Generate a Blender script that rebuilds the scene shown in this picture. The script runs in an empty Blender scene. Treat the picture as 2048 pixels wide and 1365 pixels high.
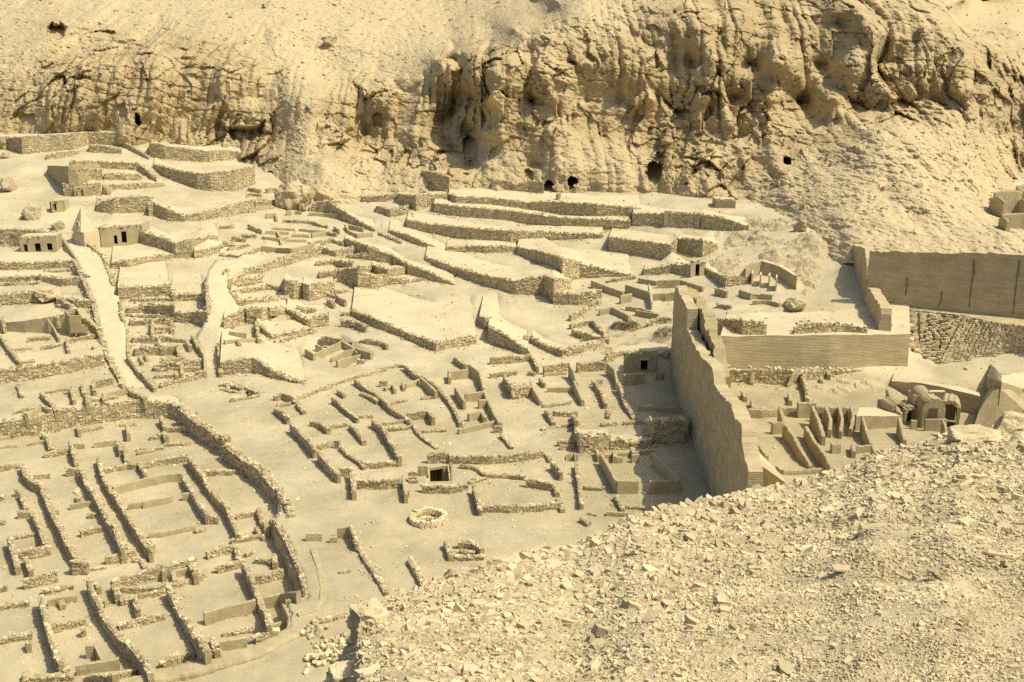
import bpy, math, random
import numpy as np
from mathutils import Vector, Matrix
random.seed(7)
RNG = np.random.default_rng(11)

# ------------------------------------------------------------------ camera, sky, sun, exposure
SC = bpy.context.scene
COL = SC.collection
CAM_H, PITCH, FPX = 40.0, math.radians(15.5), 2200.0      # photo is 2048 x 1365
cam_data = bpy.data.cameras.new('camera')
cam_data.sensor_width = 36.0
cam_data.lens = 36.0 * FPX / 2048.0
cam_data.clip_start, cam_data.clip_end = 0.3, 3000.0
cam = bpy.data.objects.new('camera', cam_data)
COL.objects.link(cam)
cam.location = (0, 0, CAM_H)
cam.rotation_euler = (math.pi / 2 - PITCH, 0, 0)
SC.camera = cam

SUN_EL, SUN_AZ = math.radians(58), math.radians(106)       # azimuth clockwise from +Y (away from the camera)
world = bpy.data.worlds.new('World')
SC.world = world
world.use_nodes = True
wn = world.node_tree.nodes
sky = wn.new('ShaderNodeTexSky')
sky.sky_type = 'NISHITA'
sky.sun_disc = False
sky.sun_elevation, sky.sun_rotation = SUN_EL, SUN_AZ
sky.dust_density = 4.0
sky.altitude = 100
world.node_tree.links.new(sky.outputs[0], wn['Background'].inputs[0])
wn['Background'].inputs[1].default_value = 0.13
sun_data = bpy.data.lights.new('sun', 'SUN')
sun_data.energy, sun_data.angle, sun_data.color = 4.3, math.radians(0.55), (1.0, 0.915, 0.695)
sun = bpy.data.objects.new('sun', sun_data)
COL.objects.link(sun)
sdir = Vector((math.sin(SUN_AZ) * math.cos(SUN_EL), math.cos(SUN_AZ) * math.cos(SUN_EL), math.sin(SUN_EL)))
sun.rotation_euler = sdir.to_track_quat('Z', 'Y').to_euler()
sun.location = (60, -20, 120)
SC.view_settings.view_transform = 'Standard'
SC.view_settings.look = 'None'
SC.view_settings.gamma = 1.0
SC.view_settings.use_curve_mapping = False
SC.view_settings.exposure = 0.06
SC.cycles.max_bounces = 6
SC.cycles.diffuse_bounces = 5
SC.cycles.use_denoising = False

# ------------------------------------------------------------------ numeric helpers
def _h(ix, iy, iz, seed):
    n = (ix * 374761393 + iy * 668265263 + iz * 2147483647 + seed * 974711) & 0xffffffff
    n = ((n ^ (n >> 13)) * 1274126177) & 0xffffffff
    n = ((n ^ (n >> 16)) * 2246822519) & 0xffffffff
    return ((n ^ (n >> 15)) & 0xffffff) / float(0xffffff)

def noise3(x, y, z, seed=0):
    x, y, z = np.broadcast_arrays(np.asarray(x, float), np.asarray(y, float), np.asarray(z, float))
    ix, iy, iz = np.floor(x).astype(np.int64), np.floor(y).astype(np.int64), np.floor(z).astype(np.int64)
    fx, fy, fz = x - ix, y - iy, z - iz
    fx, fy, fz = [f * f * f * (f * (f * 6 - 15) + 10) for f in (fx, fy, fz)]
    r = 0
    for dx in (0, 1):
        for dy in (0, 1):
            for dz in (0, 1):
                r = r + _h(ix + dx, iy + dy, iz + dz, seed) * np.where(dx, fx, 1 - fx) * np.where(dy, fy, 1 - fy) * np.where(dz, fz, 1 - fz)
    return r * 2 - 1

def fbm(x, y, z=0.0, oct=4, seed=0, gain=0.5):
    a, s, r = 1.0, 1.0, 0
    for i in range(oct):
        r = r + a * noise3(np.asarray(x) * s, np.asarray(y) * s, np.asarray(z) * s, seed + i * 17)
        a *= gain; s *= 2.03
    return r

def cells(x, y, z, seed=0, tilt_=0.0):
    """cellular noise: (tilted facet value of the nearest cell, F2-F1)"""
    ix, iy, iz = np.floor(x).astype(np.int64), np.floor(y).astype(np.int64), np.floor(z).astype(np.int64)
    f1 = np.full(x.shape, 9.0); f2 = f1.copy(); val = np.zeros(x.shape); tl = np.zeros(x.shape)
    for dx in (-1, 0, 1):
        for dy in (-1, 0, 1):
            for dz in (-1, 0, 1):
                jx, jy, jz = ix + dx, iy + dy, iz + dz
                d = (jx + _h(jx, jy, jz, seed) - x) ** 2 + (jy + _h(jx, jy, jz, seed + 1) - y) ** 2 + (jz + _h(jx, jy, jz, seed + 2) - z) ** 2
                nearer = d < f1
                f2 = np.where(nearer, f1, np.minimum(f2, d))
                val = np.where(nearer, _h(jx, jy, jz, seed + 3), val)
                tl = np.where(nearer, (_h(jx, jy, jz, seed + 4) - .5) * (x - jx - _h(jx, jy, jz, seed)) + (_h(jx, jy, jz, seed + 5) - .5) * (z - jz - _h(jx, jy, jz, seed + 2)) + (_h(jx, jy, jz, seed + 6) - .5) * (y - jy - _h(jx, jy, jz, seed + 1)), tl)
                f1 = np.where(nearer, d, f1)
    return val + tilt_ * tl, np.sqrt(f2) - np.sqrt(f1)

def rbf(pts, vals):
    """linear radial interpolation through scattered values"""
    pts, vals = np.asarray(pts, float), np.asarray(vals, float)
    n = len(pts)
    A = np.zeros((n + 3, n + 3))
    A[:n, :n] = np.linalg.norm(pts[:, None] - pts[None], axis=2)
    A[:n, n] = 1; A[:n, n + 1:] = pts; A[n, :n] = 1; A[n + 1:, :n] = pts.T
    A[:n, :n] -= np.eye(n) * 1e-3
    w = np.linalg.solve(A, np.concatenate([vals, np.zeros((3,) + vals.shape[1:])]))
    def f(q):
        q = np.asarray(q, float); out = []
        for i in range(0, len(q), 40000):
            c = q[i:i + 40000]
            d = np.linalg.norm(c[:, None] - pts[None], axis=2)
            out.append(d @ w[:n] + w[n] + c @ w[n + 1:])
        return np.concatenate(out)
    return f

CP, SP = math.cos(PITCH), math.sin(PITCH)
def ray(u, v):
    """direction of the sight line through a photo pixel, per metre along the lens axis"""
    a, b = (np.asarray(u, float) - 1024) / FPX, (np.asarray(v, float) - 682.5) / FPX
    return a, CP - b * SP, -SP - b * CP
def at_z(u, v, z):
    dx, dy, dz = ray(u, v); t = (z - CAM_H) / dz
    return np.array([dx * t, dy * t, z + 0 * t])
def at_y(u, v, y):
    dx, dy, dz = ray(u, v); t = y / dy
    return np.stack([dx * t, y + 0 * t, CAM_H + dz * t], -1)
def project(p):
    x, y, z = p[..., 0], p[..., 1], p[..., 2] - CAM_H
    d = y * CP - z * SP; b = (-z * CP - y * SP) / d
    return 1024 + FPX * x / d, 682.5 + FPX * b

# ------------------------------------------------------------------ mesh helpers
def mesh_np(name, verts, quads=None, tris=None, mat=None, smooth=False):
    verts = np.asarray(verts, np.float32).reshape(-1, 3)
    me = bpy.data.meshes.new(name)
    q = np.zeros((0, 4), np.int32) if quads is None else np.asarray(quads, np.int32).reshape(-1, 4)
    t = np.zeros((0, 3), np.int32) if tris is None else np.asarray(tris, np.int32).reshape(-1, 3)
    me.vertices.add(len(verts)); me.vertices.foreach_set('co', verts.ravel())
    me.loops.add(q.size + t.size); me.loops.foreach_set('vertex_index', np.concatenate([q.ravel(), t.ravel()]))
    me.polygons.add(len(q) + len(t))
    st = np.concatenate([np.arange(len(q)) * 4, q.size + np.arange(len(t)) * 3]).astype(np.int32)
    me.polygons.foreach_set('loop_start', st)
    me.polygons.foreach_set('use_smooth', np.full(len(st), bool(smooth)))
    me.update(calc_edges=True)
    if mat: me.materials.append(mat)
    return me

def obj(name, me, parent=None, loc=None):
    o = bpy.data.objects.new(name, me)
    COL.objects.link(o)
    if parent: o.parent = parent
    if loc is not None: o.location = loc
    return o
def tag(o, label=None, cat=None, group=None, kind=None):
    if label: o['label'] = label
    if cat: o['category'] = cat
    if group: o['group'] = group
    if kind: o['kind'] = kind
    return o
def thing(name, label, cat, loc=(0, 0, 0), group=None):
    return tag(obj(name, None, None, loc), label, cat, group, 'thing')

class MB:
    """collects vertices and faces for one mesh"""
    def __init__(s): s.v, s.q, s.t, s.n = [], [], [], 0
    def add(s, v, q=None, t=None):
        v = np.asarray(v, float).reshape(-1, 3)
        if q is not None and len(q): s.q.append(np.asarray(q, np.int64).reshape(-1, 4) + s.n)
        if t is not None and len(t): s.t.append(np.asarray(t, np.int64).reshape(-1, 3) + s.n)
        s.v.append(v); s.n += len(v)
        return s
    def build(s, name, mat, parent=None, smooth=False, org=(0, 0, 0)):
        v = np.concatenate(s.v) - np.asarray(org)
        me = mesh_np(name, v, np.concatenate(s.q) if s.q else None, np.concatenate(s.t) if s.t else None, mat, smooth)
        return obj(name, me, parent)
    def hexa(s, c):        # 8 corners: bottom ring then top ring
        return s.add(c, [[3, 2, 1, 0], [4, 5, 6, 7], [0, 1, 5, 4], [1, 2, 6, 5], [2, 3, 7, 6], [3, 0, 4, 7]])
    def box(s, c, size, yaw=0.0, taper=1.0, jit=0.0):
        c, (a, b, h) = np.asarray(c, float), size
        k = []
        for z, f in ((0, 1), (h, taper)):
            for x, y in ((-a, -b), (a, -b), (a, b), (-a, b)):
                x, y = x / 2 * f, y / 2 * f
                k.append([c[0] + x * math.cos(yaw) - y * math.sin(yaw), c[1] + x * math.sin(yaw) + y * math.cos(yaw), c[2] + z])
        k = np.array(k)
        if jit: k = k + RNG.uniform(-jit, jit, k.shape)
        return s.hexa(k)

# rounded stone templates: 26 vertices, 24 quads; and angular eight-cornered ones
def _rock26():
    idx = {}; v = []
    for x in (-1, 0, 1):
        for y in (-1, 0, 1):
            for z in (-1, 0, 1):
                if x or y or z: idx[(x, y, z)] = len(v); v.append((x, y, z))
    q = []
    for ax in range(3):
        for sg in (-1, 1):
            for a in (-1, 0):
                for b in (-1, 0):
                    ring = []
                    for (da, db) in ((0, 0), (1, 0), (1, 1), (0, 1)):
                        p = [0, 0, 0]; p[ax] = sg; p[(ax + 1) % 3] = a + da; p[(ax + 2) % 3] = b + db
                        ring.append(idx[tuple(p)])
                    q.append(ring if sg > 0 else ring[::-1])
    return np.array(v, float), np.array(q)
R26V, R26Q = _rock26()
R8V = np.array([[-1, -1, -1], [1, -1, -1], [1, 1, -1], [-1, 1, -1], [-1, -1, 1], [1, -1, 1], [1, 1, 1], [-1, 1, 1]], float)
R8Q = np.array([[3, 2, 1, 0], [4, 5, 6, 7], [0, 1, 5, 4], [1, 2, 6, 5], [2, 3, 7, 6], [3, 0, 4, 7]])
def _tmpl(n, near):
    out = []
    for i in range(n):
        if near:
            d = R26V / np.linalg.norm(R26V, axis=1)[:, None]
            v = R26V * 0.74 + d * 0.32
            v = v * (1 + RNG.uniform(-.10, .10, (26, 1))) + RNG.uniform(-.11, .11, (26, 3))
        else:
            v = R8V * 0.85 + RNG.uniform(-.28, .28, (8, 3))
        out.append(v * 0.5)
    return np.array(out)
TN, TF = _tmpl(24, True), _tmpl(24, False)

def rot_mats(yaw, ta, tb):
    cy, sy, ca, sa, cb, sb = np.cos(yaw), np.sin(yaw), np.cos(ta), np.sin(ta), np.cos(tb), np.sin(tb)
    z, o = np.zeros_like(yaw), np.ones_like(yaw)
    Rz = np.stack([np.stack([cy, -sy, z], -1), np.stack([sy, cy, z], -1), np.stack([z, z, o], -1)], -2)
    Rx = np.stack([np.stack([o, z, z], -1), np.stack([z, ca, -sa], -1), np.stack([z, sa, ca], -1)], -2)
    Ry = np.stack([np.stack([cb, z, sb], -1), np.stack([z, o, z], -1), np.stack([-sb, z, cb], -1)], -2)
    return Rz @ Rx @ Ry
def batch(mb, cen, size, yaw, near, tilt=0.15, frames=None, templ=None, tq=None):
    """many stones into one mesh"""
    n = len(cen)
    if n == 0: return
    cen, size = np.asarray(cen, float), np.asarray(size, float)
    T = templ if templ is not None else (TN if near else TF)
    Q = tq if tq is not None else (R26Q if near else R8Q)
    v = T[RNG.integers(0, len(T), n)] * size[:, None, :]
    R = rot_mats(np.broadcast_to(np.asarray(yaw, float), (n,)).copy(), RNG.normal(0, tilt, n), RNG.normal(0, tilt, n))
    if frames is not None: R = frames @ R
    v = np.einsum('nij,nkj->nki', R, v) + cen[:, None, :]
    k = v.shape[1]
    f = (Q[None] + (np.arange(n) * k)[:, None, None]).reshape(-1, Q.shape[1])
    if Q.shape[1] == 4: mb.add(v.reshape(-1, 3), f)
    else: mb.add(v.reshape(-1, 3), None, f)

# ------------------------------------------------------------------ materials
def mat(name, c1, c2, scale=0.6, bump=0.25, bscale=14.0, island=0.0, c3=None, rough=0.95, extra=None, bdist=0.12):
    m = bpy.data.materials.new(name); m.use_nodes = True
    nt = m.node_tree; N, L = nt.nodes, nt.links
    b = N['Principled BSDF']; b.inputs['Roughness'].default_value = rough
    b.inputs['Specular IOR Level'].default_value = 0.08
    tc = N.new('ShaderNodeNewGeometry')
    n1 = N.new('ShaderNodeTexNoise'); n1.inputs['Scale'].default_value = scale; n1.inputs['Detail'].default_value = 6; n1.inputs['Roughness'].default_value = 0.62
    L.new(tc.outputs['Position'], n1.inputs['Vector'])
    cr = N.new('ShaderNodeValToRGB')
    cr.color_ramp.elements[0].position, cr.color_ramp.elements[1].position = 0.33, 0.68
    cr.color_ramp.elements[0].color, cr.color_ramp.elements[1].color = (*c1, 1), (*c2, 1)
    L.new(n1.outputs['Fac'], cr.inputs['Fac'])
    out = cr.outputs['Color']
    n2 = N.new('ShaderNodeTexNoise'); n2.inputs['Scale'].default_value = bscale; n2.inputs['Detail'].default_value = 5; n2.inputs['Roughness'].default_value = 0.7
    L.new(tc.outputs['Position'], n2.inputs['Vector'])
    if c3:      # grains and specks
        r3 = N.new('ShaderNodeValToRGB'); r3.color_ramp.elements[0].position, r3.color_ramp.elements[1].position = 0.56, 0.72
        mx = N.new('ShaderNodeMix'); mx.data_type = 'RGBA'
        L.new(n2.outputs['Fac'], r3.inputs['Fac']); L.new(r3.outputs['Color'], mx.inputs['Factor'])
        L.new(out, mx.inputs[6]); mx.inputs[7].default_value = (*c3, 1); out = mx.outputs[2]
    if island:
        oi = N.new('ShaderNodeObjectInfo')
        ad = N.new('ShaderNodeMath'); ad.operation = 'ADD'; L.new(tc.outputs['Random Per Island'], ad.inputs[0]); L.new(oi.outputs['Random'], ad.inputs[1])
        fr = N.new('ShaderNodeMath'); fr.operation = 'FRACT'; L.new(ad.outputs[0], fr.inputs[0])
        mr = N.new('ShaderNodeMapRange'); mr.inputs['To Min'].default_value = 1 - island; mr.inputs['To Max'].default_value = 1 + island
        L.new(fr.outputs[0], mr.inputs['Value'])
        hs = N.new('ShaderNodeHueSaturation'); L.new(mr.outputs[0], hs.inputs['Value']); L.new(out, hs.inputs['Color']); out = hs.outputs['Color']
    hgt = n2.outputs['Fac']
    if extra: out, hgt = extra(N, L, tc, out, hgt)
    L.new(out, b.inputs['Base Color'])
    bp = N.new('ShaderNodeBump'); bp.inputs['Strength'].default_value = bump; bp.inputs['Distance'].default_value = bdist
    L.new(hgt, bp.inputs['Height']); L.new(bp.outputs['Normal'], b.inputs['Normal'])
    return m

def courses(pitch, depth=0.5, dark=0.8):
    """faint horizontal brick courses that the eye cannot resolve into bricks"""
    def f(N, L, tc, out, hgt):
        sx = N.new('ShaderNodeSeparateXYZ'); L.new(tc.outputs['Position'], sx.inputs[0])
        wob = N.new('ShaderNodeTexNoise'); wob.inputs['Scale'].default_value = 0.5; L.new(tc.outputs['Position'], wob.inputs['Vector'])
        m1 = N.new('ShaderNodeMath'); m1.operation = 'MULTIPLY_ADD'; m1.inputs[1].default_value = 0.25; L.new(wob.outputs['Fac'], m1.inputs[0]); L.new(sx.outputs['Z'], m1.inputs[2])
        m2 = N.new('ShaderNodeMath'); m2.operation = 'MULTIPLY'; m2.inputs[1].default_value = 2 * math.pi / pitch; L.new(m1.outputs[0], m2.inputs[0])
        s = N.new('ShaderNodeMath'); s.operation = 'SINE'; L.new(m2.outputs[0], s.inputs[0])
        st = N.new('ShaderNodeTexNoise'); st.inputs['Scale'].default_value = 1.3; st.inputs['Detail'].default_value = 8
        mp = N.new('ShaderNodeMapping'); mp.inputs['Scale'].default_value = (0.25, 0.25, 3.2); L.new(tc.outputs['Position'], mp.inputs[0]); L.new(mp.outputs[0], st.inputs['Vector'])
        mr = N.new('ShaderNodeMapRange'); mr.inputs['From Min'].default_value = 0.3; mr.inputs['From Max'].default_value = 0.7
        mr.inputs['To Min'].default_value = dark; mr.inputs['To Max'].default_value = 1.12; L.new(st.outputs['Fac'], mr.inputs['Value'])
        hs = N.new('ShaderNodeHueSaturation'); L.new(mr.outputs[0], hs.inputs['Value']); L.new(out, hs.inputs['Color'])
        a = N.new('ShaderNodeMath'); a.operation = 'MULTIPLY_ADD'; a.inputs[1].default_value = depth; L.new(s.outputs[0], a.inputs[0]); L.new(hgt, a.inputs[2])
        return hs.outputs['Color'], a.outputs[0]
    return f

def packed(N, L, tc, out, hgt):
    """grey trodden dust of the village floors against the yellower open sand"""
    a = N.new('ShaderNodeAttribute'); a.attribute_name = 'packed'
    mx = N.new('ShaderNodeMix'); mx.data_type = 'RGBA'; mx.blend_type = 'MULTIPLY'; mx.inputs[7].default_value = (.79, .78, .72, 1)
    L.new(a.outputs['Fac'], mx.inputs['Factor']); L.new(out, mx.inputs[6])
    return mx.outputs[2], hgt
M = {}
M['sand'] = mat('pale_sand', (0.40, 0.345, 0.218), (0.575, 0.495, 0.318), 0.16, 0.6, 9.0, c3=(0.60, 0.525, 0.355), extra=packed)
M['terrace'] = mat('terrace_sand', (0.505, 0.43, 0.268), (0.60, 0.52, 0.335), 0.22, 0.55, 8.0, c3=(0.63, 0.55, 0.36))
M['path'] = mat('trodden_dust', (0.52, 0.445, 0.28), (0.61, 0.53, 0.345), 0.6, 0.6, 8.0, c3=(0.64, 0.565, 0.375))
M['stone'] = mat('limestone_rubble', (0.42, 0.345, 0.195), (0.60, 0.51, 0.32), 1.6, 0.5, 9.0, island=0.30)
M['core'] = mat('mud_mortar', (0.35, 0.285, 0.15), (0.46, 0.385, 0.215), 1.2, 0.8, 9.0)
M['mud'] = mat('mud_plaster', (0.38, 0.32, 0.18), (0.50, 0.425, 0.25), 0.8, 0.6, 7.0, c3=(0.43, 0.355, 0.2))
M['brick'] = mat('mud_brick', (0.42, 0.34, 0.195), (0.53, 0.44, 0.26), 0.45, 0.5, 5.0, extra=courses(0.19, 0.13, 0.84))
M['plaster'] = mat('lime_plaster', (0.56, 0.47, 0.29), (0.62, 0.53, 0.34), 0.8, 0.15, 8.0)
M['cap'] = mat('limestone_block', (0.55, 0.45, 0.26), (0.68, 0.58, 0.37), 2.0, 0.25, 9.0, island=0.16)
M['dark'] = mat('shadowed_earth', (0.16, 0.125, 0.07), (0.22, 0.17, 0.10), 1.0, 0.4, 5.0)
M['door'] = mat('weathered_wood', (0.12, 0.09, 0.05), (0.18, 0.13, 0.075), 3.0, 0.3, 20.0)
M['slab'] = mat('limestone_flake', (0.45, 0.37, 0.215), (0.61, 0.515, 0.322), 1.2, 0.35, 30.0, island=0.17, bdist=0.02)
M['gravel'] = mat('limestone_gravel', (0.45, 0.375, 0.225), (0.56, 0.47, 0.295), 3.0, 0.6, 40.0, c3=(0.60, 0.515, 0.335), bdist=0.02)
M['shrub'] = mat('dry_shrub', (0.14, 0.115, 0.05), (0.22, 0.175, 0.08), 3.0, 0.2, 20.0, island=0.3)
def strata(N, L, tc, out, hgt):
    mp = N.new('ShaderNodeMapping'); mp.inputs['Scale'].default_value = (0.06, 0.06, 0.75); L.new(tc.outputs['Position'], mp.inputs[0])
    st = N.new('ShaderNodeTexNoise'); st.inputs['Scale'].default_value = 1.0; st.inputs['Detail'].default_value = 9; st.inputs['Roughness'].default_value = 0.7
    L.new(mp.outputs[0], st.inputs['Vector'])
    mr = N.new('ShaderNodeMapRange'); mr.inputs['From Min'].default_value = 0.3; mr.inputs['From Max'].default_value = 0.7
    mr.inputs['To Min'].default_value = 0.82; mr.inputs['To Max'].default_value = 1.14; L.new(st.outputs['Fac'], mr.inputs['Value'])
    hs = N.new('ShaderNodeHueSaturation'); L.new(mr.outputs[0], hs.inputs['Value']); L.new(out, hs.inputs['Color'])
    a = N.new('ShaderNodeMath'); a.operation = 'MULTIPLY_ADD'; a.inputs[1].default_value = 1.6; L.new(st.outputs['Fac'], a.inputs[0]); L.new(hgt, a.inputs[2])
    return hs.outputs['Color'], a.outputs[0]
M['cliff'] = mat('cliff_limestone', (0.385, 0.285, 0.125), (0.51, 0.40, 0.205), 0.11, 0.8, 2.2, extra=strata)
M['scree'] = mat('hill_scree', (0.37, 0.305, 0.18), (0.50, 0.42, 0.26), 0.5, 0.9, 2.6)
M['brown'] = mat('brown_mud_brick', (0.35, 0.285, 0.165), (0.46, 0.38, 0.225), 0.8, 0.8, 6.0, c3=(0.40, 0.325, 0.19))

# ------------------------------------------------------------------ height of the valley floor, metres above the main street
_g = []
def gp(z, *uv):
    for u, v in uv:
        p = at_z(u, v, z); _g.append((p[0], p[1], z))
gp(0, (-150, 1365), (0, 1365), (600, 1365), (1000, 1250), (1400, 1100), (-200, 1000), (-200, 850), (0, 880), (300, 800), (600, 900), (900, 850),
   (1000, 1000), (1250, 900), (1300, 765), (1100, 740), (700, 745), (1450, 1000), (500, 800))
gp(-0.6, (1600, 900), (1560, 800)); gp(-1.2, (1850, 745), (1800, 850), (1700, 1000)); gp(-1.4, (2048, 760), (2000, 820), (2250, 850), (2250, 760), (2100, 1000))
gp(-0.2, (1500, 745), (1650, 745)); gp(1.4, (1826, 697)); gp(.5, (1842, 713))
for u, v, z in [(-100, 740, .7), (0, 740, .7), (150, 700, 1.4), (0, 640, 3.0), (150, 640, 3.1), (400, 640, 3.0), (400, 560, 4.9),
                (300, 560, 5.0), (0, 560, 5.2), (150, 480, 8.0), (0, 480, 8.2), (300, 480, 7.6), (450, 480, 7.2), (0, 420, 10.8), (250, 420, 10.4), (450, 430, 9.4),
                (0, 330, 15.5), (250, 330, 15.0), (450, 330, 14.0), (0, 268, 19.0), (250, 268, 18.8), (480, 290, 16.8), (-250, 268, 19.3), (-250, 480, 8.5), (-250, 640, 3.2),
                (600, 700, .7), (520, 640, 2.4), (600, 560, 4.2), (700, 500, 5.6), (560, 450, 7.4), (650, 420, 8.5), (640, 385, 10.2), (850, 620, 2.2), (750, 590, 2.6),
                (950, 640, 1.6), (900, 700, .3), (1000, 580, 3.0), (1000, 520, 4.4), (850, 500, 5.2), (800, 460, 6.8), (900, 450, 7.2), (1000, 480, 5.8), (1200, 460, 7.2),
                (1200, 520, 4.6), (900, 390, 10.8), (1200, 385, 11.2), (780, 390, 10.2), (1100, 380, 11.3), (1150, 640, 1.3), (1250, 700, .3), (1330, 620, 2.4), (1300, 560, 4.0),
                (1400, 520, 5.8), (1400, 420, 10.5), (1350, 385, 11.5), (1500, 480, 8.2), (1550, 440, 10.0), (1600, 470, 9.6), (1500, 600, 4.3), (1600, 640, 4.0), (1500, 650, 3.7),
                (1650, 600, 4.5), (1650, 520, 7.0), (1550, 540, 6.2), (1900, 615, 5.0), (2100, 630, 5.0), (2250, 640, 5.0), (1900, 520, 8.5), (2100, 520, 8.5)]:
    gp(z, (u, v))
_g = np.array(_g)
_gf = rbf(_g[:, :2], _g[:, 2])
RES = 0.25
GX = np.arange(-150, 170, RES); GY = np.arange(45, 262, RES)
def _coarse():
    cx, cy = np.arange(-152, 173, 1.0), np.arange(43, 265, 1.0)
    X, Y = np.meshgrid(cx, cy)
    Z = _gf(np.stack([X.ravel(), Y.ravel()], 1)).reshape(X.shape)
    ix, iy = (GX - cx[0]), (GY - cy[0])
    jx, jy = ix.astype(int), iy.astype(int); fx, fy = ix - jx, iy - jy
    A = Z[jy][:, jx] * (1 - fx) + Z[jy][:, jx + 1] * fx
    B = Z[jy + 1][:, jx] * (1 - fx) + Z[jy + 1][:, jx + 1] * fx
    return A * (1 - fy)[:, None] + B * fy[:, None]
GH = _coarse()
GH += 0.10 * fbm(GX[None] / 5, GY[:, None] / 5, 0.0, 3, 5)
TM = np.zeros(GH.shape, bool)        # where a terrace top lies
GB = GH.copy()                       # the earth sheet itself, below every terrace

def ground(x, y):
    i = np.clip(((np.asarray(y) - GY[0]) / RES).round().astype(int), 0, len(GY) - 1)
    j = np.clip(((np.asarray(x) - GX[0]) / RES).round().astype(int), 0, len(GX) - 1)
    return GH[i, j]
def on_ground(u, v, h=0.0):
    """where the sight line through a photo pixel meets the ground (raised by h)"""
    dx, dy, dz = ray(u, v)
    y = np.arange(52, 258, 0.2); t = y / dy
    z = CAM_H + dz * t; g = ground(dx * t, y) + h
    k = np.argmax(z <= g)
    if z[k] > g[k]: k = len(y) - 1
    if k > 0:
        a, b = z[k - 1] - g[k - 1], z[k] - g[k]
        f = a / (a - b) if a != b else 0
        y0 = y[k - 1] + 0.2 * f
        # on a step keep to the foot of it
        if abs(g[k] - g[k - 1]) > 0.5: y0 = y[k - 1]
    else: y0 = y[0]
    t0 = y0 / dy
    return np.array([dx * t0, y0, CAM_H + dz * t0 - h])
def inside(poly, X, Y):
    r = np.zeros(X.shape, bool); n = len(poly)
    for i in range(n):
        (x1, y1), (x2, y2) = poly[i][:2], poly[(i + 1) % n][:2]
        if y1 == y2: continue
        r ^= ((y1 > Y) != (y2 > Y)) & (X < (x2 - x1) * (Y - y1) / (y2 - y1) + x1)
    return r
def window(poly):
    p = np.asarray(poly)[:, :2]
    j0, j1 = np.searchsorted(GX, p[:, 0].min()) - 1, np.searchsorted(GX, p[:, 0].max()) + 1
    i0, i1 = np.searchsorted(GY, p[:, 1].min()) - 1, np.searchsorted(GY, p[:, 1].max()) + 1
    s = (slice(max(i0, 0), max(i1, 0)), slice(max(j0, 0), max(j1, 0)))
    X, Y = np.meshgrid(GX[s[1]], GY[s[0]])
    return s, X, Y
def dig(poly, dz=None, z=None):
    """sink the floor inside an outline"""
    s, X, Y = window(poly); m = inside(poly, X, Y)
    for A in (GH, GB):
        a = A[s]; a[m] = (a[m] + dz) if z is None else z
def stamp(poly):
    """a flat fill whose corners are (x, y, z): raises the walkable height, sinks the earth sheet below it"""
    poly = np.asarray(poly); s, X, Y = window(poly); m = inside(poly, X, Y)
    if not m.any(): return
    c = np.linalg.lstsq(np.c_[poly[:, :2], np.ones(len(poly))], poly[:, 2], rcond=None)[0]
    z = c[0] * X + c[1] * Y + c[2]
    a, k = GH[s], TM[s]
    a[m] = np.where(k[m], np.maximum(a[m], z[m]), z[m]); k[m] = True
    b = GB[s]; b[m] = np.minimum(b[m], z[m] - 0.35)

SCALE = {'R': 700 / 2046, 'S': 520 / 2046}
ORG = dict(R1=(0, 0), R2=(680, 0), R3=(1348, 0), R4=(0, 440), R5=(680, 440), R6=(1348, 440), R7=(0, 898), R8=(680, 898), R9=(1348, 898),
           S1=(0, 230), S2=(440, 310), S3=(1140, 380), S4=(540, 670), S5=(980, 670), S6=(1480, 680), P=(0, 0))
def px(tagname, x, y):
    s = 1.0 if tagname == 'P' else (568 / 2048 if tagname == 'S6' else SCALE[tagname[0]])
    o = ORG[tagname]
    return o[0] + x * s, o[1] + y * s

# ------------------------------------------------------------------ masonry
def face_stones(mb, A, B, s, near, out, shrink=1.0):
    """stones in uneven courses over the quad between lower line a0-b0 and upper line a1-b1; out = outward normal"""
    (a0, a1), (b0, b1) = A, B
    L = np.linalg.norm(b0 - a0); Hh = max(np.linalg.norm(a1 - a0), np.linalg.norm(b1 - b0))
    rows = max(1, int(round(Hh / (s * 0.62))))
    cs, ss = [], []
    for r in range(rows + 1):
        n = max(1, int(L / (s * 1.02)))
        wv = RNG.uniform(.45, 1.6, n); e = np.concatenate([[0], np.cumsum(wv)]) / wv.sum()
        f = (e[1:] + e[:-1]) / 2; w = (e[1:] - e[:-1]) * L
        g = (r + 0.45 + RNG.uniform(-.14, .14, n)) / rows
        lo = a0 + (b0 - a0) * f[:, None]; hi = a1 + (b1 - a1) * f[:, None]
        hl = np.linalg.norm(hi - lo, axis=1)
        keep = (g <= 1.0 + 0.1 / max(rows, 1)) & (hl > 0.08)
        p = lo + (hi - lo) * g[:, None] + out * RNG.uniform(-.62, -.22, n)[:, None] * s * 0.5
        cs.append(p[keep]); ss.append(np.stack([w * shrink, RNG.uniform(.55, .9, n) * s, hl / rows * RNG.uniform(.85, 1.2, n)], 1)[keep])
    cs, ss = np.concatenate(cs), np.concatenate(ss)
    yaw = math.atan2(b0[1] - a0[1], b0[0] - a0[0])
    batch(mb, cs, ss, yaw, near, 0.09)

def resample(P, step):
    P = np.asarray(P, float); d = np.r_[0, np.cumsum(np.linalg.norm(np.diff(P[:, :2], axis=0), axis=1))]
    n = max(2, int(d[-1] / step) + 1); t = np.linspace(0, d[-1], n)
    return np.stack([np.interp(t, d, P[:, k]) for k in range(P.shape[1])], 1)

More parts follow.
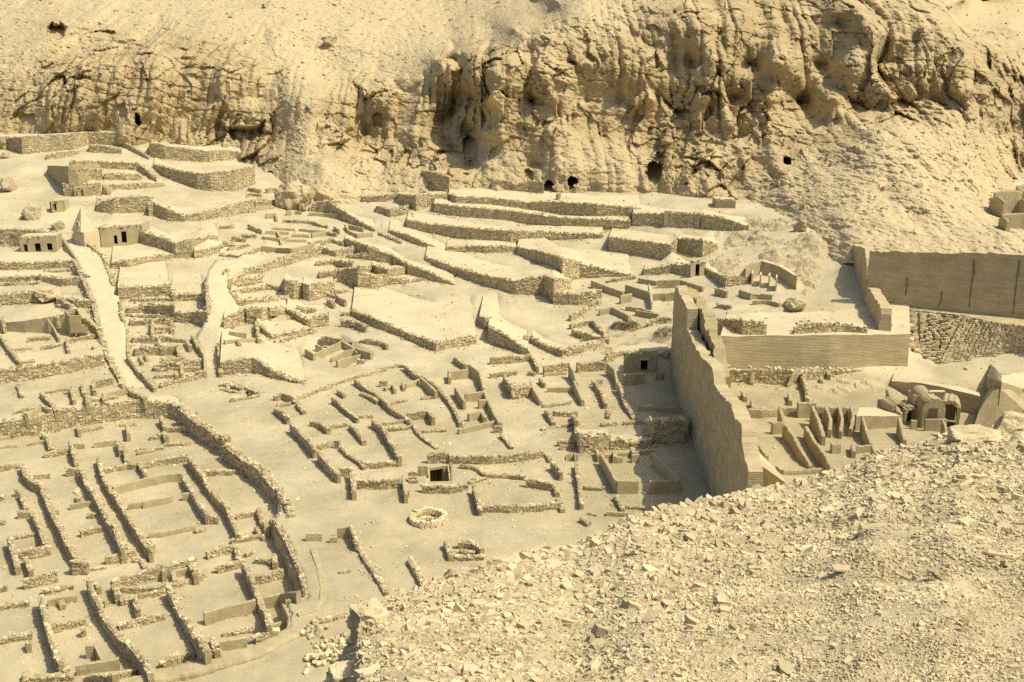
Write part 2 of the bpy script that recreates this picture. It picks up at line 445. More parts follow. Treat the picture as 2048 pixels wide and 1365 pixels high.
CAPS = None
def cap_meshes():
    global CAPS
    if CAPS is None:
        CAPS = [mesh_np('stone', TN[i], R26Q, None, M['cap']) for i in range(12)]
    return CAPS
def loose(parent, p, size, yaw=None, name='stone', tilt=0.12, mats=None):
    o = obj(name, random.choice(mats or cap_meshes()), parent)
    o.location = [float(c) for c in p]; o.scale = [float(c) for c in size]
    o.rotation_euler = (random.gauss(0, tilt), random.gauss(0, tilt), random.uniform(0, 6.28) if yaw is None else yaw + random.gauss(0, .12))
    return o

def wall_core(mb, Q, t, jag=0.06, taper=0.86, sink=0.7):
    """Q rows: x, y, base z, height. A slab with a worn top edge"""
    n = len(Q); T = np.gradient(Q[:, :2], axis=0); T /= np.maximum(np.linalg.norm(T, axis=1), 1e-6)[:, None]
    Nn = np.stack([-T[:, 1], T[:, 0]], 1)
    w = t * (1 + RNG.uniform(-.10, .10, n) + .18 * noise3(Q[:, 0] * .8, Q[:, 1] * .8, n * .3)); h = Q[:, 3] + RNG.uniform(-jag, jag, n)
    rings = []
    for off, hh in ((-1, None), (-0.97, .55), (-taper, .95), (-taper * .6, 1.0), (taper * .6, 1.0), (taper, .95), (.97, .55), (1, None)):
        z = Q[:, 2] - sink if hh is None else Q[:, 2] + h * hh
        j = RNG.uniform(-.02, .02, n) if hh else 0
        xy = Q[:, :2] + Nn * (off * w / 2 + j)[:, None]
        rings.append(np.c_[xy, z])
    R = np.stack(rings, 1)                     # n, 8, 3
    k = 8; f = []
    for i in range(n - 1):
        for a in range(k - 1): f.append([i * k + a, i * k + a + 1, (i + 1) * k + a + 1, (i + 1) * k + a])
    e = (n - 1) * k
    caps = [[0, 7, 6, 1], [1, 6, 5, 2], [2, 5, 4, 3]]
    f += [[a, d, c, b] for a, b, c, d in caps][::1]
    f += [[e + a, e + b, e + c, e + d] for a, b, c, d in caps]
    mb.add(R.reshape(-1, 3), f)
    return T, Nn, w, h

def wall(root, tg, pts, h, t=0.36, kind='stone', s=0.23, big=0, name='wall', zoff=0.0, jag=None, straight=False, base=None, grade=0.0):
    """pts: the line of the wall's top in the photograph; h metres (one value or one per point)"""
    hs = [h] * len(pts) if not hasattr(h, '__len__') else list(h)
    P = []
    for (x, y), hh in zip(pts, hs):
        u, v = px(tg, x, y)
        if base is None: g = on_ground(u, v, hh)
        else:
            g = at_z(u, v, base + hh); g[2] = base
        P.append((g[0], g[1], g[2] + zoff, hh))
    return wall_world(root, P, t, kind, s, big, name, jag)

def wall_world(root, P, t=0.42, kind='stone', s=0.23, big=0, name='wall', jag=None):
    P = np.array(P, float)
    near = False
    if P[:, 1].mean() > 140: s = max(s, 0.37)
    Q = resample(P, 0.30)
    if kind == 'stone':
        q_ = noise3(Q[:, 0] * .55, Q[:, 1] * .55, len(COL.objects) * .37) + .5 * noise3(Q[:, 0] * 1.7, Q[:, 1] * 1.7, len(COL.objects) * .37)
        Q[:, 3] *= np.clip(1.02 + 0.24 * q_, .45, 1.2)
    s = s * random.uniform(.85, 1.25); t = t * random.uniform(.85, 1.15)
    org = P[0, :3] if root is None else np.array(root.location)
    cm = MB()
    jag = (0.07 if kind == 'stone' else (.09 if kind == 'brown' else 0.03)) if jag is None else jag
    T, Nn, w, hh = wall_core(cm, Q, t * (0.88 if kind == 'stone' else 1.0), jag)
    o = cm.build(name, M['core'] if kind == 'stone' else M[kind], root, kind != 'stone', org)
    if root is None: o.location = org
    if kind != 'stone': shade_auto(o)
    if kind == 'stone':
        sm = MB()
        for side in (-1, 1):
            off = np.c_[Nn * side * t * 0.5, np.zeros(len(Q))]
            lo = Q[:, :3] + off; hi = lo * 1.0; hi[:, 2] += Q[:, 3] * 0.97
            step = max(1, int(1.2 / 0.30))
            for i in range(0, len(Q) - 1, step):
                j = min(i + step, len(Q) - 1)
                face_stones(sm, (lo[i], hi[i]), (lo[j], hi[j]), s, near, np.array([Nn[i, 0] * side, Nn[i, 1] * side, 0]))
        L = np.linalg.norm(np.diff(Q[:, :2], axis=0), axis=1).sum()
        nt = int(L / (s * .75)) * max(1, int(round(t / (s * 1.1)))) + 2
        f = RNG.uniform(0, len(Q) - 1, nt); i = f.astype(int).clip(0, len(Q) - 2); fr = (f - i)[:, None]
        c = Q[i] * (1 - fr) + Q[i + 1] * fr
        pos = np.c_[c[:, :2] + Nn[i] * RNG.uniform(-.4, .4, nt)[:, None] * t, c[:, 2] + c[:, 3] + RNG.uniform(-.09, .02, nt)]
        sz = s * np.stack([RNG.uniform(.6, 1.6, nt), RNG.uniform(.5, 1.2, nt), RNG.uniform(.3, .65, nt)], 1)
        batch(sm, pos, sz, RNG.uniform(0, 6.28, nt), near, .2)
        # fallen stones along the foot
        nf = int(L * 3.2)
        f = RNG.integers(0, len(Q), nf); sd = RNG.choice([-1, 1], nf) * (t / 2 + np.abs(RNG.normal(.1, .42, nf)))
        pos = np.c_[Q[f, :2] + Nn[f] * sd[:, None], Q[f, 2] + .02]
        batch(sm, pos, s * RNG.uniform(.25, .7, (nf, 1)) * np.array([[1, .9, .7]]), RNG.uniform(0, 6.28, nf), near, .3)
        so = sm.build('stones', M['stone'], o); so.location = -np.array(org); tag(so, kind='stuff')
        for k in range(big):
            i = RNG.integers(0, len(Q)); sc = RNG.uniform(.3, .5)
            p = np.array([*(Q[i, :2] + Nn[i] * RNG.uniform(-.3, .3) * t), Q[i, 2] + Q[i, 3] * 0.98 - .04]) - org
            loose(o, p, (sc, sc * RNG.uniform(.5, .8), sc * RNG.uniform(.3, .5)), math.atan2(T[i, 1], T[i, 0]))
    return o
def shade_auto(o):
    me = o.data; me.polygons.foreach_set('use_smooth', np.zeros(len(me.polygons), bool))

def terrace(label, tg, front, back=8.0, rise=0.0, kind='stone', s=0.39, name='terrace', cat='terrace', top='terrace', batter=0.06, group=None, zb=None, bx=0.0, lip=True):
    """front: (x, top y, foot y) along the visible retaining face in the photograph; the level fill runs back from it"""
    B, Tp = [], []
    for x, yt, yb in front:
        u, vb = px(tg, x, yb); _, vt = px(tg, x, yt)
        g = on_ground(u, vb) if zb is None else at_z(u, vb, zb)
        k = at_y(u, vt, g[1])
        hh = max(k[2] - g[2], 0.05)
        B.append(g); Tp.append([g[0], g[1] + batter * hh, g[2] + hh])
    B, Tp = np.array(B), np.array(Tp)
    bk = Tp.copy()
    bk[:, 0] += Tp[:, 0] / Tp[:, 1] * back + bx; bk[:, 1] += back; bk[:, 2] += rise * back
    bk[0, 0] += .05 * back; bk[-1, 0] -= .05 * back
    gb = ground(bk[:, 0], bk[:, 1]) - 0.12
    bk[:, 2] = np.clip(gb, Tp[:, 2] - 0.9, Tp[:, 2] + 0.16 * back)
    org = B.mean(0)
    root = thing(name, label, cat, org, group or ('stone terraces of the site' if name == 'terrace' else None))
    n = len(B)
    # fill: skirt + top grid
    m = MB(); rows = max(2, int(back / 1.0)) + 1; cols = []
    fine = []
    for i in range(n - 1):
        k = max(1, int(np.linalg.norm(Tp[i + 1] - Tp[i]) / 1.0))
        for a in range(k): fine.append((i, a / k))
    fine.append((n - 2, 1.0))
    ft = np.array([Tp[i] * (1 - f) + Tp[i + 1] * f for i, f in fine]); fb = np.array([bk[i] * (1 - f) + bk[i + 1] * f for i, f in fine]); lo = np.array([B[i] * (1 - f) + B[i + 1] * f for i, f in fine])
    g = np.stack([ft + (fb - ft) * r for r in np.linspace(0, 1, rows)], 0)
    g[..., 2] += 0.09 * fbm(g[..., 0] / 3, g[..., 1] / 3, 0, 3, 9) * np.linspace(0, 1, rows).clip(0, .3)[:, None] / .3
    nc = len(fine)
    q = [[r * nc + c, r * nc + c + 1, (r + 1) * nc + c + 1, (r + 1) * nc + c] for r in range(rows - 1) for c in range(nc - 1)]
    m.add(g.reshape(-1, 3), q)
    c = MB(); low = lo.copy(); low[:, 2] -= 1.6
    rim = ft.copy(); rim[:, 2] += 0.02 - .16 * np.abs(noise3(ft[:, 0] * .7, ft[:, 1] * .7, 0, 3))
    m.v[0][:nc, 2] = rim[:, 2] - .02
    ring = np.concatenate([low, rim]); c.add(ring, [[i, i + 1, nc + i + 1, nc + i] for i in range(nc - 1)])
    for e in (0, nc - 1):      # the two flanks
        lb = np.array([fb[e][0], fb[e][1], lo[e][2] - 1.6])
        c.add([low[e], lb, fb[e], rim[e]], [[0, 1, 2, 3]])
    m.build('fill', M[top], root, True, org)
    c.build('retaining_face', M['core'] if kind == 'stone' else M[kind], root, False, org)
    if kind == 'stone':
        sm = MB(); near = False
        for i in range(n - 1):
            k = max(1, int(np.linalg.norm(Tp[i + 1] - Tp[i]) / 1.5))
            for a in range(k):
                f0, f1 = a / k, (a + 1) / k
                P = lambda A, f: A[i] * (1 - f) + A[i + 1] * f
                d = B[i + 1] - B[i]; o_ = np.array([d[1], -d[0], 0]); o_ /= max(np.linalg.norm(o_), 1e-6)
                face_stones(sm, (P(B, f0), P(Tp, f0)), (P(B, f1), P(Tp, f1)), s, near, o_)
        L = np.linalg.norm(np.diff(Tp[:, :2], axis=0), axis=1).sum()
        nt = int(L / (s * .6)) + 1
        if lip:
            i = RNG.integers(0, n - 1, nt); f = RNG.uniform(0, 1, (nt, 1))
            # spread by length
            seg = np.linalg.norm(np.diff(Tp, axis=0), axis=1); i = RNG.choice(n - 1, nt, p=seg / seg.sum())
            pos = Tp[i] * (1 - f) + Tp[i + 1] * f; pos[:, 1] += np.abs(RNG.normal(.05, .5, nt)); pos[:, 2] += RNG.uniform(-.10, .10, nt)
            batch(sm, pos, s * np.stack([RNG.uniform(.6, 1.3, nt), RNG.uniform(.6, 1.1, nt), RNG.uniform(.4, .8, nt)], 1), RNG.uniform(0, 6.28, nt), near, .2)
        nf = int(L * 3.0); i = RNG.choice(n - 1, nf, p=(seg / seg.sum())) if lip else RNG.integers(0, n - 1, nf); f = RNG.uniform(0, 1, (nf, 1))
        pos = B[i] * (1 - f) + B[i + 1] * f; pos[:, 1] -= np.abs(RNG.normal(.1, .7, nf)); pos[:, 2] = ground(pos[:, 0], pos[:, 1]) + .03
        batch(sm, pos, s * RNG.uniform(.25, .7, (nf, 1)) * np.array([[1, .9, .7]]), RNG.uniform(0, 6.28, nf), near, .3)
        so = sm.build('stones', M['stone'], root, False, org); tag(so, kind='stuff')
    for i in range(n - 1):
        stamp([Tp[i], Tp[i + 1], bk[i + 1], bk[i]])
    return root

# ------------------------------------------------------------------ the hillside and cliffs behind the site (u, v, distance y, how rocky)
_c = []
def cp(v, *rows):
    for r in rows: _c.append((r[0], v, r[1], r[2] if len(r) > 2 else 0.5))
cp(-130, (-250, 380, .1), (400, 370, .1), (800, 362, .1), (1060, 345, .15), (1110, 300, .2), (1500, 290, .4), (1800, 300, .4), (1950, 335, .2), (2100, 450, .2), (2300, 460, .2))
cp(0, (-250, 315, .1), (300, 310, .1), (700, 310, .1), (950, 310, .15), (1065, 303, .2), (1110, 263, .2), (1300, 255, .35), (1500, 250, .8), (1700, 250, .8), (1850, 256, .5), (1925, 275, .2), (1965, 400, .3), (2300, 410, .3))
cp(60, (0, 292, .3), (100, 288, .4), (250, 286, .35), (400, 285, .35), (550, 284, .2), (700, 282, .1), (900, 288, .1), (985, 283, .2), (1030, 253, .3), (1080, 247, .5), (1200, 247, .4), (1400, 243, .9), (1700, 240, .9), (1900, 244, .6), (2020, 255, .3), (2060, 300, .3), (2300, 310, .3))
cp(130, (-200, 270, .3), (0, 270, .2), (200, 263, .8), (300, 262, .9), (400, 262, .9), (520, 264, .6), (650, 266, .1), (780, 263, .1), (850, 256, .2), (880, 246, .8), (920, 243, .9), (965, 236, .9), (1060, 235, .9), (1085, 239, .9), (1140, 241, .8), (1180, 237, .9), (1240, 243, .7), (1300, 238, .9),
   (1385, 245, 1), (1440, 235, 1), (1500, 243, 1), (1560, 232, 1), (1640, 242, 1), (1700, 230, 1), (1780, 240, 1), (1850, 236, .9), (1990, 240, .7), (2250, 252, .5))
cp(200, (-200, 256, .5), (0, 255, .5), (100, 252, .8), (250, 252, .9), (450, 253, .9), (520, 254, .9), (560, 246, .5), (600, 241, .4), (640, 242, .4), (680, 248, .9), (760, 243, .9), (850, 245, .9), (900, 242, .9), (945, 240, .9), (965, 229, .9), (1030, 230, .9), (1060, 233, .9), (1110, 229, .8), (1170, 236, .7), (1240, 239, .5), (1300, 231, 1),
   (1370, 239, 1), (1415, 228, 1), (1470, 237, 1), (1540, 226, 1), (1600, 237, 1), (1670, 222, 1), (1720, 233, 1), (1770, 222, 1), (1830, 228, 1), (1900, 228, .8), (2000, 230, .7), (2250, 240, .6))
cp(265, (-250, 246, .5), (0, 245, .9), (150, 244, .9), (300, 245, .9), (470, 245, .9), (525, 247, .9), (560, 240, .6), (600, 233, .4), (640, 233, .5), (680, 238, .9), (740, 241, .9), (780, 236, .9), (850, 235, .8), (920, 238, .9), (945, 236, .9), (970, 224, .8), (1040, 224, .8), (1100, 222, .7), (1200, 227, .7), (1260, 226, .9), (1350, 223, 1),
   (1430, 224, 1), (1500, 219, 1), (1600, 220, 1), (1680, 214, .8), (1740, 206, .4), (1800, 205, .3), (1900, 212, .3), (2000, 224, .6), (2250, 234, .6))
cp(330, (-250, 244, .5), (0, 244, .5), (300, 243, .5), (500, 233, .6), (560, 228, .3), (640, 219, .25), (760, 224, .5), (860, 221, .6), (915, 223, .8), (940, 225, .8), (975, 217, .4), (1050, 216, .4), (1075, 219, .6), (1110, 213, .35), (1180, 212, .35), (1250, 214, .5), (1320, 214, .9), (1400, 208, .8), (1440, 209, .8), (1470, 205, .6), (1530, 206, .6), (1580, 203, .4), (1650, 199, .3), (1760, 192, .2), (1850, 193, .2), (1950, 203, .3), (2048, 220, .6), (2250, 226, .6))
cp(385, (-250, 243), (0, 243), (300, 242), (500, 229, .4), (640, 210, .2), (760, 215, .3), (900, 213.5, .5), (1000, 212, .5), (1100, 210.5, .5), (1300, 209, .6), (1400, 203, .5), (1500, 199, .5), (1600, 192, .3), (1760, 183, .2), (1880, 182, .2), (1960, 190, .3), (2048, 208, .5), (2250, 216, .5))
cp(470, (-250, 243), (0, 243), (500, 226), (640, 205), (900, 212.5), (1100, 210), (1300, 208), (1400, 200), (1500, 190, .3), (1600, 178, .25), (1700, 170, .2), (1800, 167, .2), (1900, 166, .2), (2000, 166, .2), (2048, 168, .2), (2250, 170, .2))
cp(530, (-250, 243), (0, 243), (500, 226), (900, 212), (1300, 208), (1450, 197), (1600, 172, .2), (1700, 163, .2), (1800, 158, .2), (2000, 156, .2), (2250, 158, .2))
_c = np.array(_c, float)
for k_ in range(len(_c)):        # the rock stands steeper than the scree
    u_, v_ = _c[k_, 0], _c[k_, 1]
    if u_ > 955 and u_ < 2030: _c[k_, 2] -= np.interp(v_, [-130, 0, 60, 130, 200, 265, 330], [6, 8, 10, 11, 8, 4, 0])
    elif u_ < 560: _c[k_, 2] -= np.interp(v_, [-130, 0, 60, 130, 200, 265, 330], [4, 6, 8, 8, 5, 1, 0])
_cf = rbf(np.c_[_c[:, 0], _c[:, 1] * 1.5], _c[:, 2:])
CAVES = [  # u, v, half width, half height, depth
    (1098, 373, 8, 11, 8), (1145, 364, 8.5, 10, 8), (1309, 344, 15, 21, 8), (1575, 325, 7, 7, 7), (55, 240, 15, 15, 4), (276, 243, 5, 11, 5), (112, 66, 17, 14, 3), (540, 357, 4.5, 12, 6), (524, 353, 3.5, 8, 5),
    (940, 297, 14, 22, 3.5), (1058, 355, 8, 14, 2.5), (205, 68, 22, 6, 1.5), (755, 240, 9, 14, 2.5)]
def build_cliff():
    U = np.arange(-170, 2230, 2.8); V = np.arange(-110, 532, 1.8)
    u, v = np.meshgrid(U, V)
    f = _cf(np.c_[u.ravel(), v.ravel() * 1.5]); y = f[:, 0].reshape(u.shape); c = f[:, 1].reshape(u.shape).clip(0.05, 1)
    p = at_y(u, v, y)
    x, z = p[..., 0], p[..., 2]
    w1 = fbm(x / 16, z / 16, y / 16, 3, 71) * 4
    fold = lambda n: 2 * np.abs(n) - .55
    ribs = fold(noise3((x + w1) / 9, z / 38, y / 40, 31))                      # rounded buttresses parted by sharp gullies
    ribs2 = fold(noise3((x + .6 * w1) / 3.6, z / 11, y / 25, 37))
    tilt = z + .12 * x + .8 * fbm(x / 12, y / 12, z / 12, 2, 19)
    cv, edge = cells((x + .4 * w1) / 5.0, tilt / 9.0, y / 7.0, 41, 1.5)
    cv2, edge2 = cells((x + .3 * w1) / 2.1, tilt / 3.6, y / 3.0, 51, 1.6)
    cv3, _e = cells(x / .9, tilt / .7, y / 1.4, 55, 1.4)
    st = tilt / 2.1; lay = np.floor(st); st = st - lay; ledge = np.clip((st - .6) / .4, 0, 1) * np.clip(.5 + 2 * noise3(x / 9, lay * 3.7, 0, 23), 0, 1)
    hard = .35 + .65 * np.clip(.5 + 1.4 * fbm(x / 20, z / 14, y / 20, 2, 29), 0, 1)
    hard = hard * np.clip((c - .22) / .45, 0.08, 1)
    big = fbm(x / 13, z / 18, y / 18, 3, 63)
    d = c * (4.6 * ribs + 1.0 * ribs2 + 1.0 * fold(noise3((x + .25 * w1) / 1.7, z / 15, y / 40, 43)) + 1.0 * big + hard * (4.4 * (cv - .5) + 1.7 * (cv2 - .5) + .35 * (cv3 - .5)) + .8 * fbm(x / 4, z / 4, y / 4, 3, 61, .5) - 0.45 * ledge)
    d -= c * hard * .5 * np.exp(-(edge / .03) ** 2) * (cv > .6)
    mound = np.clip((u - 1450) / 200, 0, 1) * np.clip((v - 240) / 60, 0, 1)
    sl = tilt / .9; sl = sl - np.floor(sl)
    d += (1 - c) * (1.0 * fbm(x / 12, z / 12, y / 12, 4, 81) + 0.34 * fbm(x / 1.3, z / .9, y / 1.3, 3, 85, .6) + .8 * np.abs(noise3((x + w1) / 5, z / 20, y / 20, 88)) + .06 * (cv2 - .5) + .10 * (cv3 - .5))
    d += mound * (.5 * sl + 1.3 * fold(noise3((x + w1) / 7, z / 14, y / 30, 97)) + .08 * (cv2 - .5))
    d += 0.14 * fbm(x / .7, z / .5, y / .7, 2, 91)
    # hewn openings of tombs
    dig_ = np.zeros_like(d)
    for cu, cv_, a, b, dep in CAVES:
        r = ((np.abs(u - cu) / a) ** 3 + (np.abs(v - cv_) / b) ** 3)
        jag = 1 + .45 * noise3(u / 6, v / 6, cu, 5) + .25 * noise3(u / 2.5, v / 2.5, cu, 6)
        m = np.clip((1.25 - r * jag) / .4, 0, 1)
        dig_ = np.maximum(dig_, m * dep); d = d * (1 - m)
    y2 = y - d * 0.9 + dig_
    q = at_y(u, v, y2)
    q[..., 2] += np.where(dig_ > 0, 0, d * 0.15)
    # far slopes above keep rising out of the frame
    nr, nc = u.shape
    i = np.arange(nr - 1)[:, None] * nc + np.arange(nc - 1)[None]
    faces = np.stack([i, i + nc, i + nc + 1, i + 1], -1).reshape(-1, 4)
    me = mesh_np('cliff', q, faces, None, M['cliff'], False)
    at = me.attributes.new('rock', 'FLOAT', 'POINT'); at.data.foreach_set('value', c.astype(np.float32).ravel())
    o = obj('cliff', me); tag(o, 'ochre limestone cliff and scree hillside behind the ruins', None, None, 'structure')
    return q, c
def rocky(N, L, tc, out, hgt):
    out, hgt = strata(N, L, tc, out, hgt)
    a = N.new('ShaderNodeAttribute'); a.attribute_name = 'rock'
    n = N.new('ShaderNodeTexNoise'); n.inputs['Scale'].default_value = 0.9; n.inputs['Detail'].default_value = 8; n.inputs['Roughness'].default_value = .7; L.new(tc.outputs['Position'], n.inputs['Vector'])
    cr = N.new('ShaderNodeValToRGB'); cr.color_ramp.elements[0].position, cr.color_ramp.elements[1].position = .35, .66
    cr.color_ramp.elements[0].color, cr.color_ramp.elements[1].color = (.43, .345, .195, 1), (.55, .455, .275, 1)
    L.new(n.outputs['Fac'], cr.inputs['Fac'])
    mr = N.new('ShaderNodeMapRange'); mr.inputs['From Min'].default_value = .25; mr.inputs['From Max'].default_value = .75; L.new(a.outputs['Fac'], mr.inputs['Value'])
    mx = N.new('ShaderNodeMix'); mx.data_type = 'RGBA'; L.new(mr.outputs[0], mx.inputs['Factor']); L.new(cr.outputs['Color'], mx.inputs[6]); L.new(out, mx.inputs[7])
    return mx.outputs[2], hgt
M['cliff'] = mat('cliff_limestone', (0.365, 0.28, 0.145), (0.50, 0.40, 0.225), 0.11, 0.7, 2.2, extra=rocky)
CQ, CC = build_cliff()

# ------------------------------------------------------------------ the near spoil slope under the camera
CREST = [(560, 1500), (600, 1440), (640, 1365), (690, 1290), (715, 1225), (760, 1195), (850, 1160), (960, 1115), (1060, 1090), (1150, 1080), (1200, 1055), (1270, 1020), (1400, 990), (1500, 970), (1580, 958), (1680, 930), (1760, 893), (1850, 875), (1930, 850), (2048, 842), (2150, 830), (2300, 800), (2600, 780)]
_a, _t = [], []
for u, v in CREST:
    v += 9
    dx, dy, dz = ray(u, v); _a.append(math.atan2(dx, dy)); _t.append(-dz / math.hypot(dx, dy))
def slope_pt(az, r):
    """spoil surface at azimuth az and range r (arrays)"""
    tc = np.interp(az, _a, _t); rc = np.interp(az, [-.35, -.1, .1, .3, .5], [8.5, 9.5, 12, 15, 18])
    h0 = 1.75
    k = (rc * tc - h0) / rc
    z = CAM_H - h0 - k * r
    over = np.maximum(r - rc, 0)
    z = z - np.minimum(over * 1.0, over ** 2 * .55) - np.where(over > .9, (over - .9) * .1, 0)
    edge = np.clip((rc - r) / 2.0, 0, 1)
    z = z + (0.07 * fbm(az * r / 1.1, r / 1.1, 0, 3, 14) * np.clip(r / 6, .2, 1) - .05) * edge - .03
    return np.stack([np.sin(az) * r, np.cos(az) * r, z], -1), rc
def build_slope():
    az = np.linspace(-.42, .75, 320); r = np.r_[np.linspace(.3, 4, 30), np.linspace(4.05, 19, 200), np.linspace(19.2, 48, 40)]
    A, R = np.meshgrid(az, r)
    p, rc = slope_pt(A, R)
    p[..., 2] += .006 * fbm(p[..., 0] / .18, p[..., 1] / .18, 0, 2, 77)
    nr, nc = A.shape; i = np.arange(nr - 1)[:, None] * nc + np.arange(nc - 1)[None]
    me = mesh_np('spoil_slope', p, np.stack([i, i + 1, i + nc + 1, i + nc], -1).reshape(-1, 4), None, M['gravel'], True)
    tag(obj('spoil_slope', me), 'pale slope of limestone spoil falling away below the camera', None, None, 'structure')
build_slope()
# angular flakes: irregular thin polygons with a bevelled top
def _flakes(n):
    vs = []
    for _ in range(n):
        ang = np.sort(np.linspace(0, 2 * math.pi, 6)[:5] + RNG.uniform(-.35, .35, 5)); rad = RNG.uniform(.38, .58, 5)
        ring = np.c_[np.cos(ang) * rad, np.sin(ang) * rad * RNG.uniform(.55, .95)]
        sl = RNG.uniform(-.32, .32, 2)
        lo = np.c_[ring * RNG.uniform(.75, 1.05, (5, 1)), np.full(5, -.5)]
        hi = np.c_[ring * RNG.uniform(.8, 1.02, (5, 1)), .45 + ring @ sl * .9]
        vs.append(np.concatenate([lo, hi]))
    t = [[i, (i + 1) % 5, 5 + (i + 1) % 5] for i in range(5)] + [[i, 5 + (i + 1) % 5, 5 + i] for i in range(5)]
    t += [[5, 6, 7], [5, 7, 8], [5, 8, 9]] + [[0, 2, 1], [0, 3, 2], [0, 4, 3]]
    return np.array(vs), np.array(t)
FLV, FLT = _flakes(40)
def build_flakes():
    n = 24000
    # spread evenly over what the photograph shows of the slope
    u = RNG.uniform(620, 2100, n * 2); v = RNG.uniform(835, 1400, n * 2)
    dx, dy, dz = ray(u, v); az = np.arctan2(dx, dy); td = -dz / np.hypot(dx, dy)
    tc = np.interp(az, _a, _t); rc = np.interp(az, [-.35, -.1, .1, .3, .5], [8.5, 9.5, 12, 15, 18])
    k = (rc * tc - 1.75) / rc
    ok = td > tc - .004
    r = (1.75 / np.maximum(td - k, 1e-3)).clip(.8, None)
    r = np.where(r > rc, rc + RNG.uniform(-.2, .35, len(r)), r)
    az, r, u, v = az[ok][:n], r[ok][:n], u[ok][:n], v[ok][:n]; n = len(az)
    p, rc = slope_pt(az, r)
    # coarse slabs to the lower left and along the brow, fine gravel to the lower right
    fine = np.clip((u - 1050) / 700, 0, 1) * np.clip((v - 950 + (u - 1700) * .25) / 170, 0, 1)
    pxm = 2200 / np.maximum(r, 1)
    base = (11.5 - 5.2 * fine) * np.exp(RNG.normal(0, .45, n)) / pxm
    base = np.where(RNG.uniform(0, 1, n) < .05 * (1 - .7 * fine), base * 1.9, base).clip(.010, .17)
    size = np.stack([base * 1.25, base * RNG.uniform(.7, 1.1, n), base * RNG.uniform(.18, .5, n)], 1)
    p[:, 2] += size[:, 2] * RNG.uniform(-.1, .3, n)
    order = np.argsort(-base * pxm)
    top, rest = order[:260], order[260:]
    mb = MB()
    batch(mb, p[rest], size[rest], RNG.uniform(0, 6.28, len(rest)), True, .30, None, FLV, FLT)
    # the gravel between
    m = 32000
    j = RNG.integers(0, n, m); rr = r[j] * RNG.uniform(.93, 1.06, m); rr = np.minimum(rr, np.interp(az[j], [-.35, -.1, .1, .3, .5], [8.5, 9.5, 12, 15, 18]) + .15)
    q, _ = slope_pt(az[j] + RNG.uniform(-.01, .01, m), rr); b = RNG.uniform(3.5, 8.5, m) / (2200 / np.maximum(rr, 1))
    batch(mb, q, np.stack([b * 1.2, b, b * .6], 1), RNG.uniform(0, 6.28, m), False, .4)
    o = mb.build('limestone_chips', M['slab'])
    tag(o, 'carpet of pale broken limestone chips covering the near slope', 'rubble', None, 'stuff')
    ms = [mesh_np('limestone_flake', FLV[i], None, FLT, M['slab']) for i in range(24)]
    for i in top:
        o = obj('limestone_flake', ms[RNG.integers(0, 24)])
        o.location = p[i]; o.scale = size[i]; o.rotation_euler = (RNG.normal(0, .28), RNG.normal(0, .28), RNG.uniform(0, 6.28))
        tag(o, 'one of the larger loose limestone flakes lying on the near spoil slope', 'stone flake', 'limestone flakes on the near slope')
build_flakes()
def crag(name, label, u, v, size, rng_, seed, yaw=0.0, grp=None, mt='slab', flat=1.0, rough=.10, sink=.3):
    """one boulder with faceted faces, resting on the spoil"""
    dx, dy, dz = ray(u, v); az = np.array([math.atan2(dx, dy)])
    p, rc = slope_pt(az, np.array([rng_])); p = p[0]
    return boulder(name, label, p, size, seed, yaw, grp, mt, rough, sink)
def boulder(name, label, p, size, seed, yaw=0.0, grp=None, mt='slab', rough=.10, sink=.3, cat='boulder'):
    n = 15; g = np.linspace(-1, 1, n); vs, fs = [], []; k = 0
    for ax in range(3):
        for sg in (-1, 1):
            a, b = np.meshgrid(g, g, indexing='ij'); P = np.zeros((n, n, 3)); P[..., ax] = sg; P[..., (ax + 1) % 3] = a; P[..., (ax + 2) % 3] = b
            vs.append(P.reshape(-1, 3)); i = np.arange(n - 1)[:, None] * n + np.arange(n - 1)[None]
            f = np.stack([i, i + n, i + n + 1, i + 1], -1).reshape(-1, 4); fs.append((f if sg > 0 else f[:, ::-1]) + k); k += n * n
    P = np.concatenate(vs); d = P / np.linalg.norm(P, axis=1)[:, None]; P = P * .5 + d * .5
    r = np.random.default_rng(seed)
    for _ in range(9):           # knock off planar faces
        nn = r.normal(0, 1, 3); nn /= np.linalg.norm(nn); lim = r.uniform(.62, .9); e = np.maximum(P @ nn - lim, 0); P -= e[:, None] * nn
    P *= (1 + rough * fbm(d[:, 0] * 2, d[:, 1] * 2, d[:, 2] * 2, 3, seed))[:, None]
    P *= (1 + rough * .35 * fbm(d[:, 0] * 7, d[:, 1] * 7, d[:, 2] * 9, 2, seed + 3))[:, None]
    P = P * np.array(size) / 2
    c, s_ = math.cos(yaw), math.sin(yaw); P = P @ np.array([[c, s_, 0], [-s_, c, 0], [0, 0, 1]])
    P[:, 2] += size[2] * (.5 - sink)
    o = obj(name, mesh_np(name, P, np.concatenate(fs), None, M[mt])); o.location = p
    return tag(o, label, cat, grp)
crag('boulder', 'big pale boulder with shaded left side at the lower left brow of the spoil', 740, 1235, (.36, .4, .38), 8.6, 3, .4, rough=.16, sink=.3)
crag('boulder', 'pale boulder at the very bottom left corner of the near slope', 690, 1330, (.34, .3, .2), 7.9, 5, 1.0)
crag('boulder', 'flat five-sided slab lying alone in the middle of the near gravel', 1697, 1078, (.24, .13, .045), 8.1, 8, .1, rough=.03)
crag('boulder', 'dark pitted nodule of stone on the gravel at right', 1885, 1100, (.16, .10, .075), 7.6, 12, .2, mt='core', rough=.35)
crag('boulder', 'pointed block topmost on the brow at the right edge', 2015, 850, (.55, .4, .42), 16.6, 21, .5)
crag('boulder', 'broad wedge of limestone on the brow left of the pointed block', 1952, 868, (.75, .4, .26), 15.8, 22, .2)
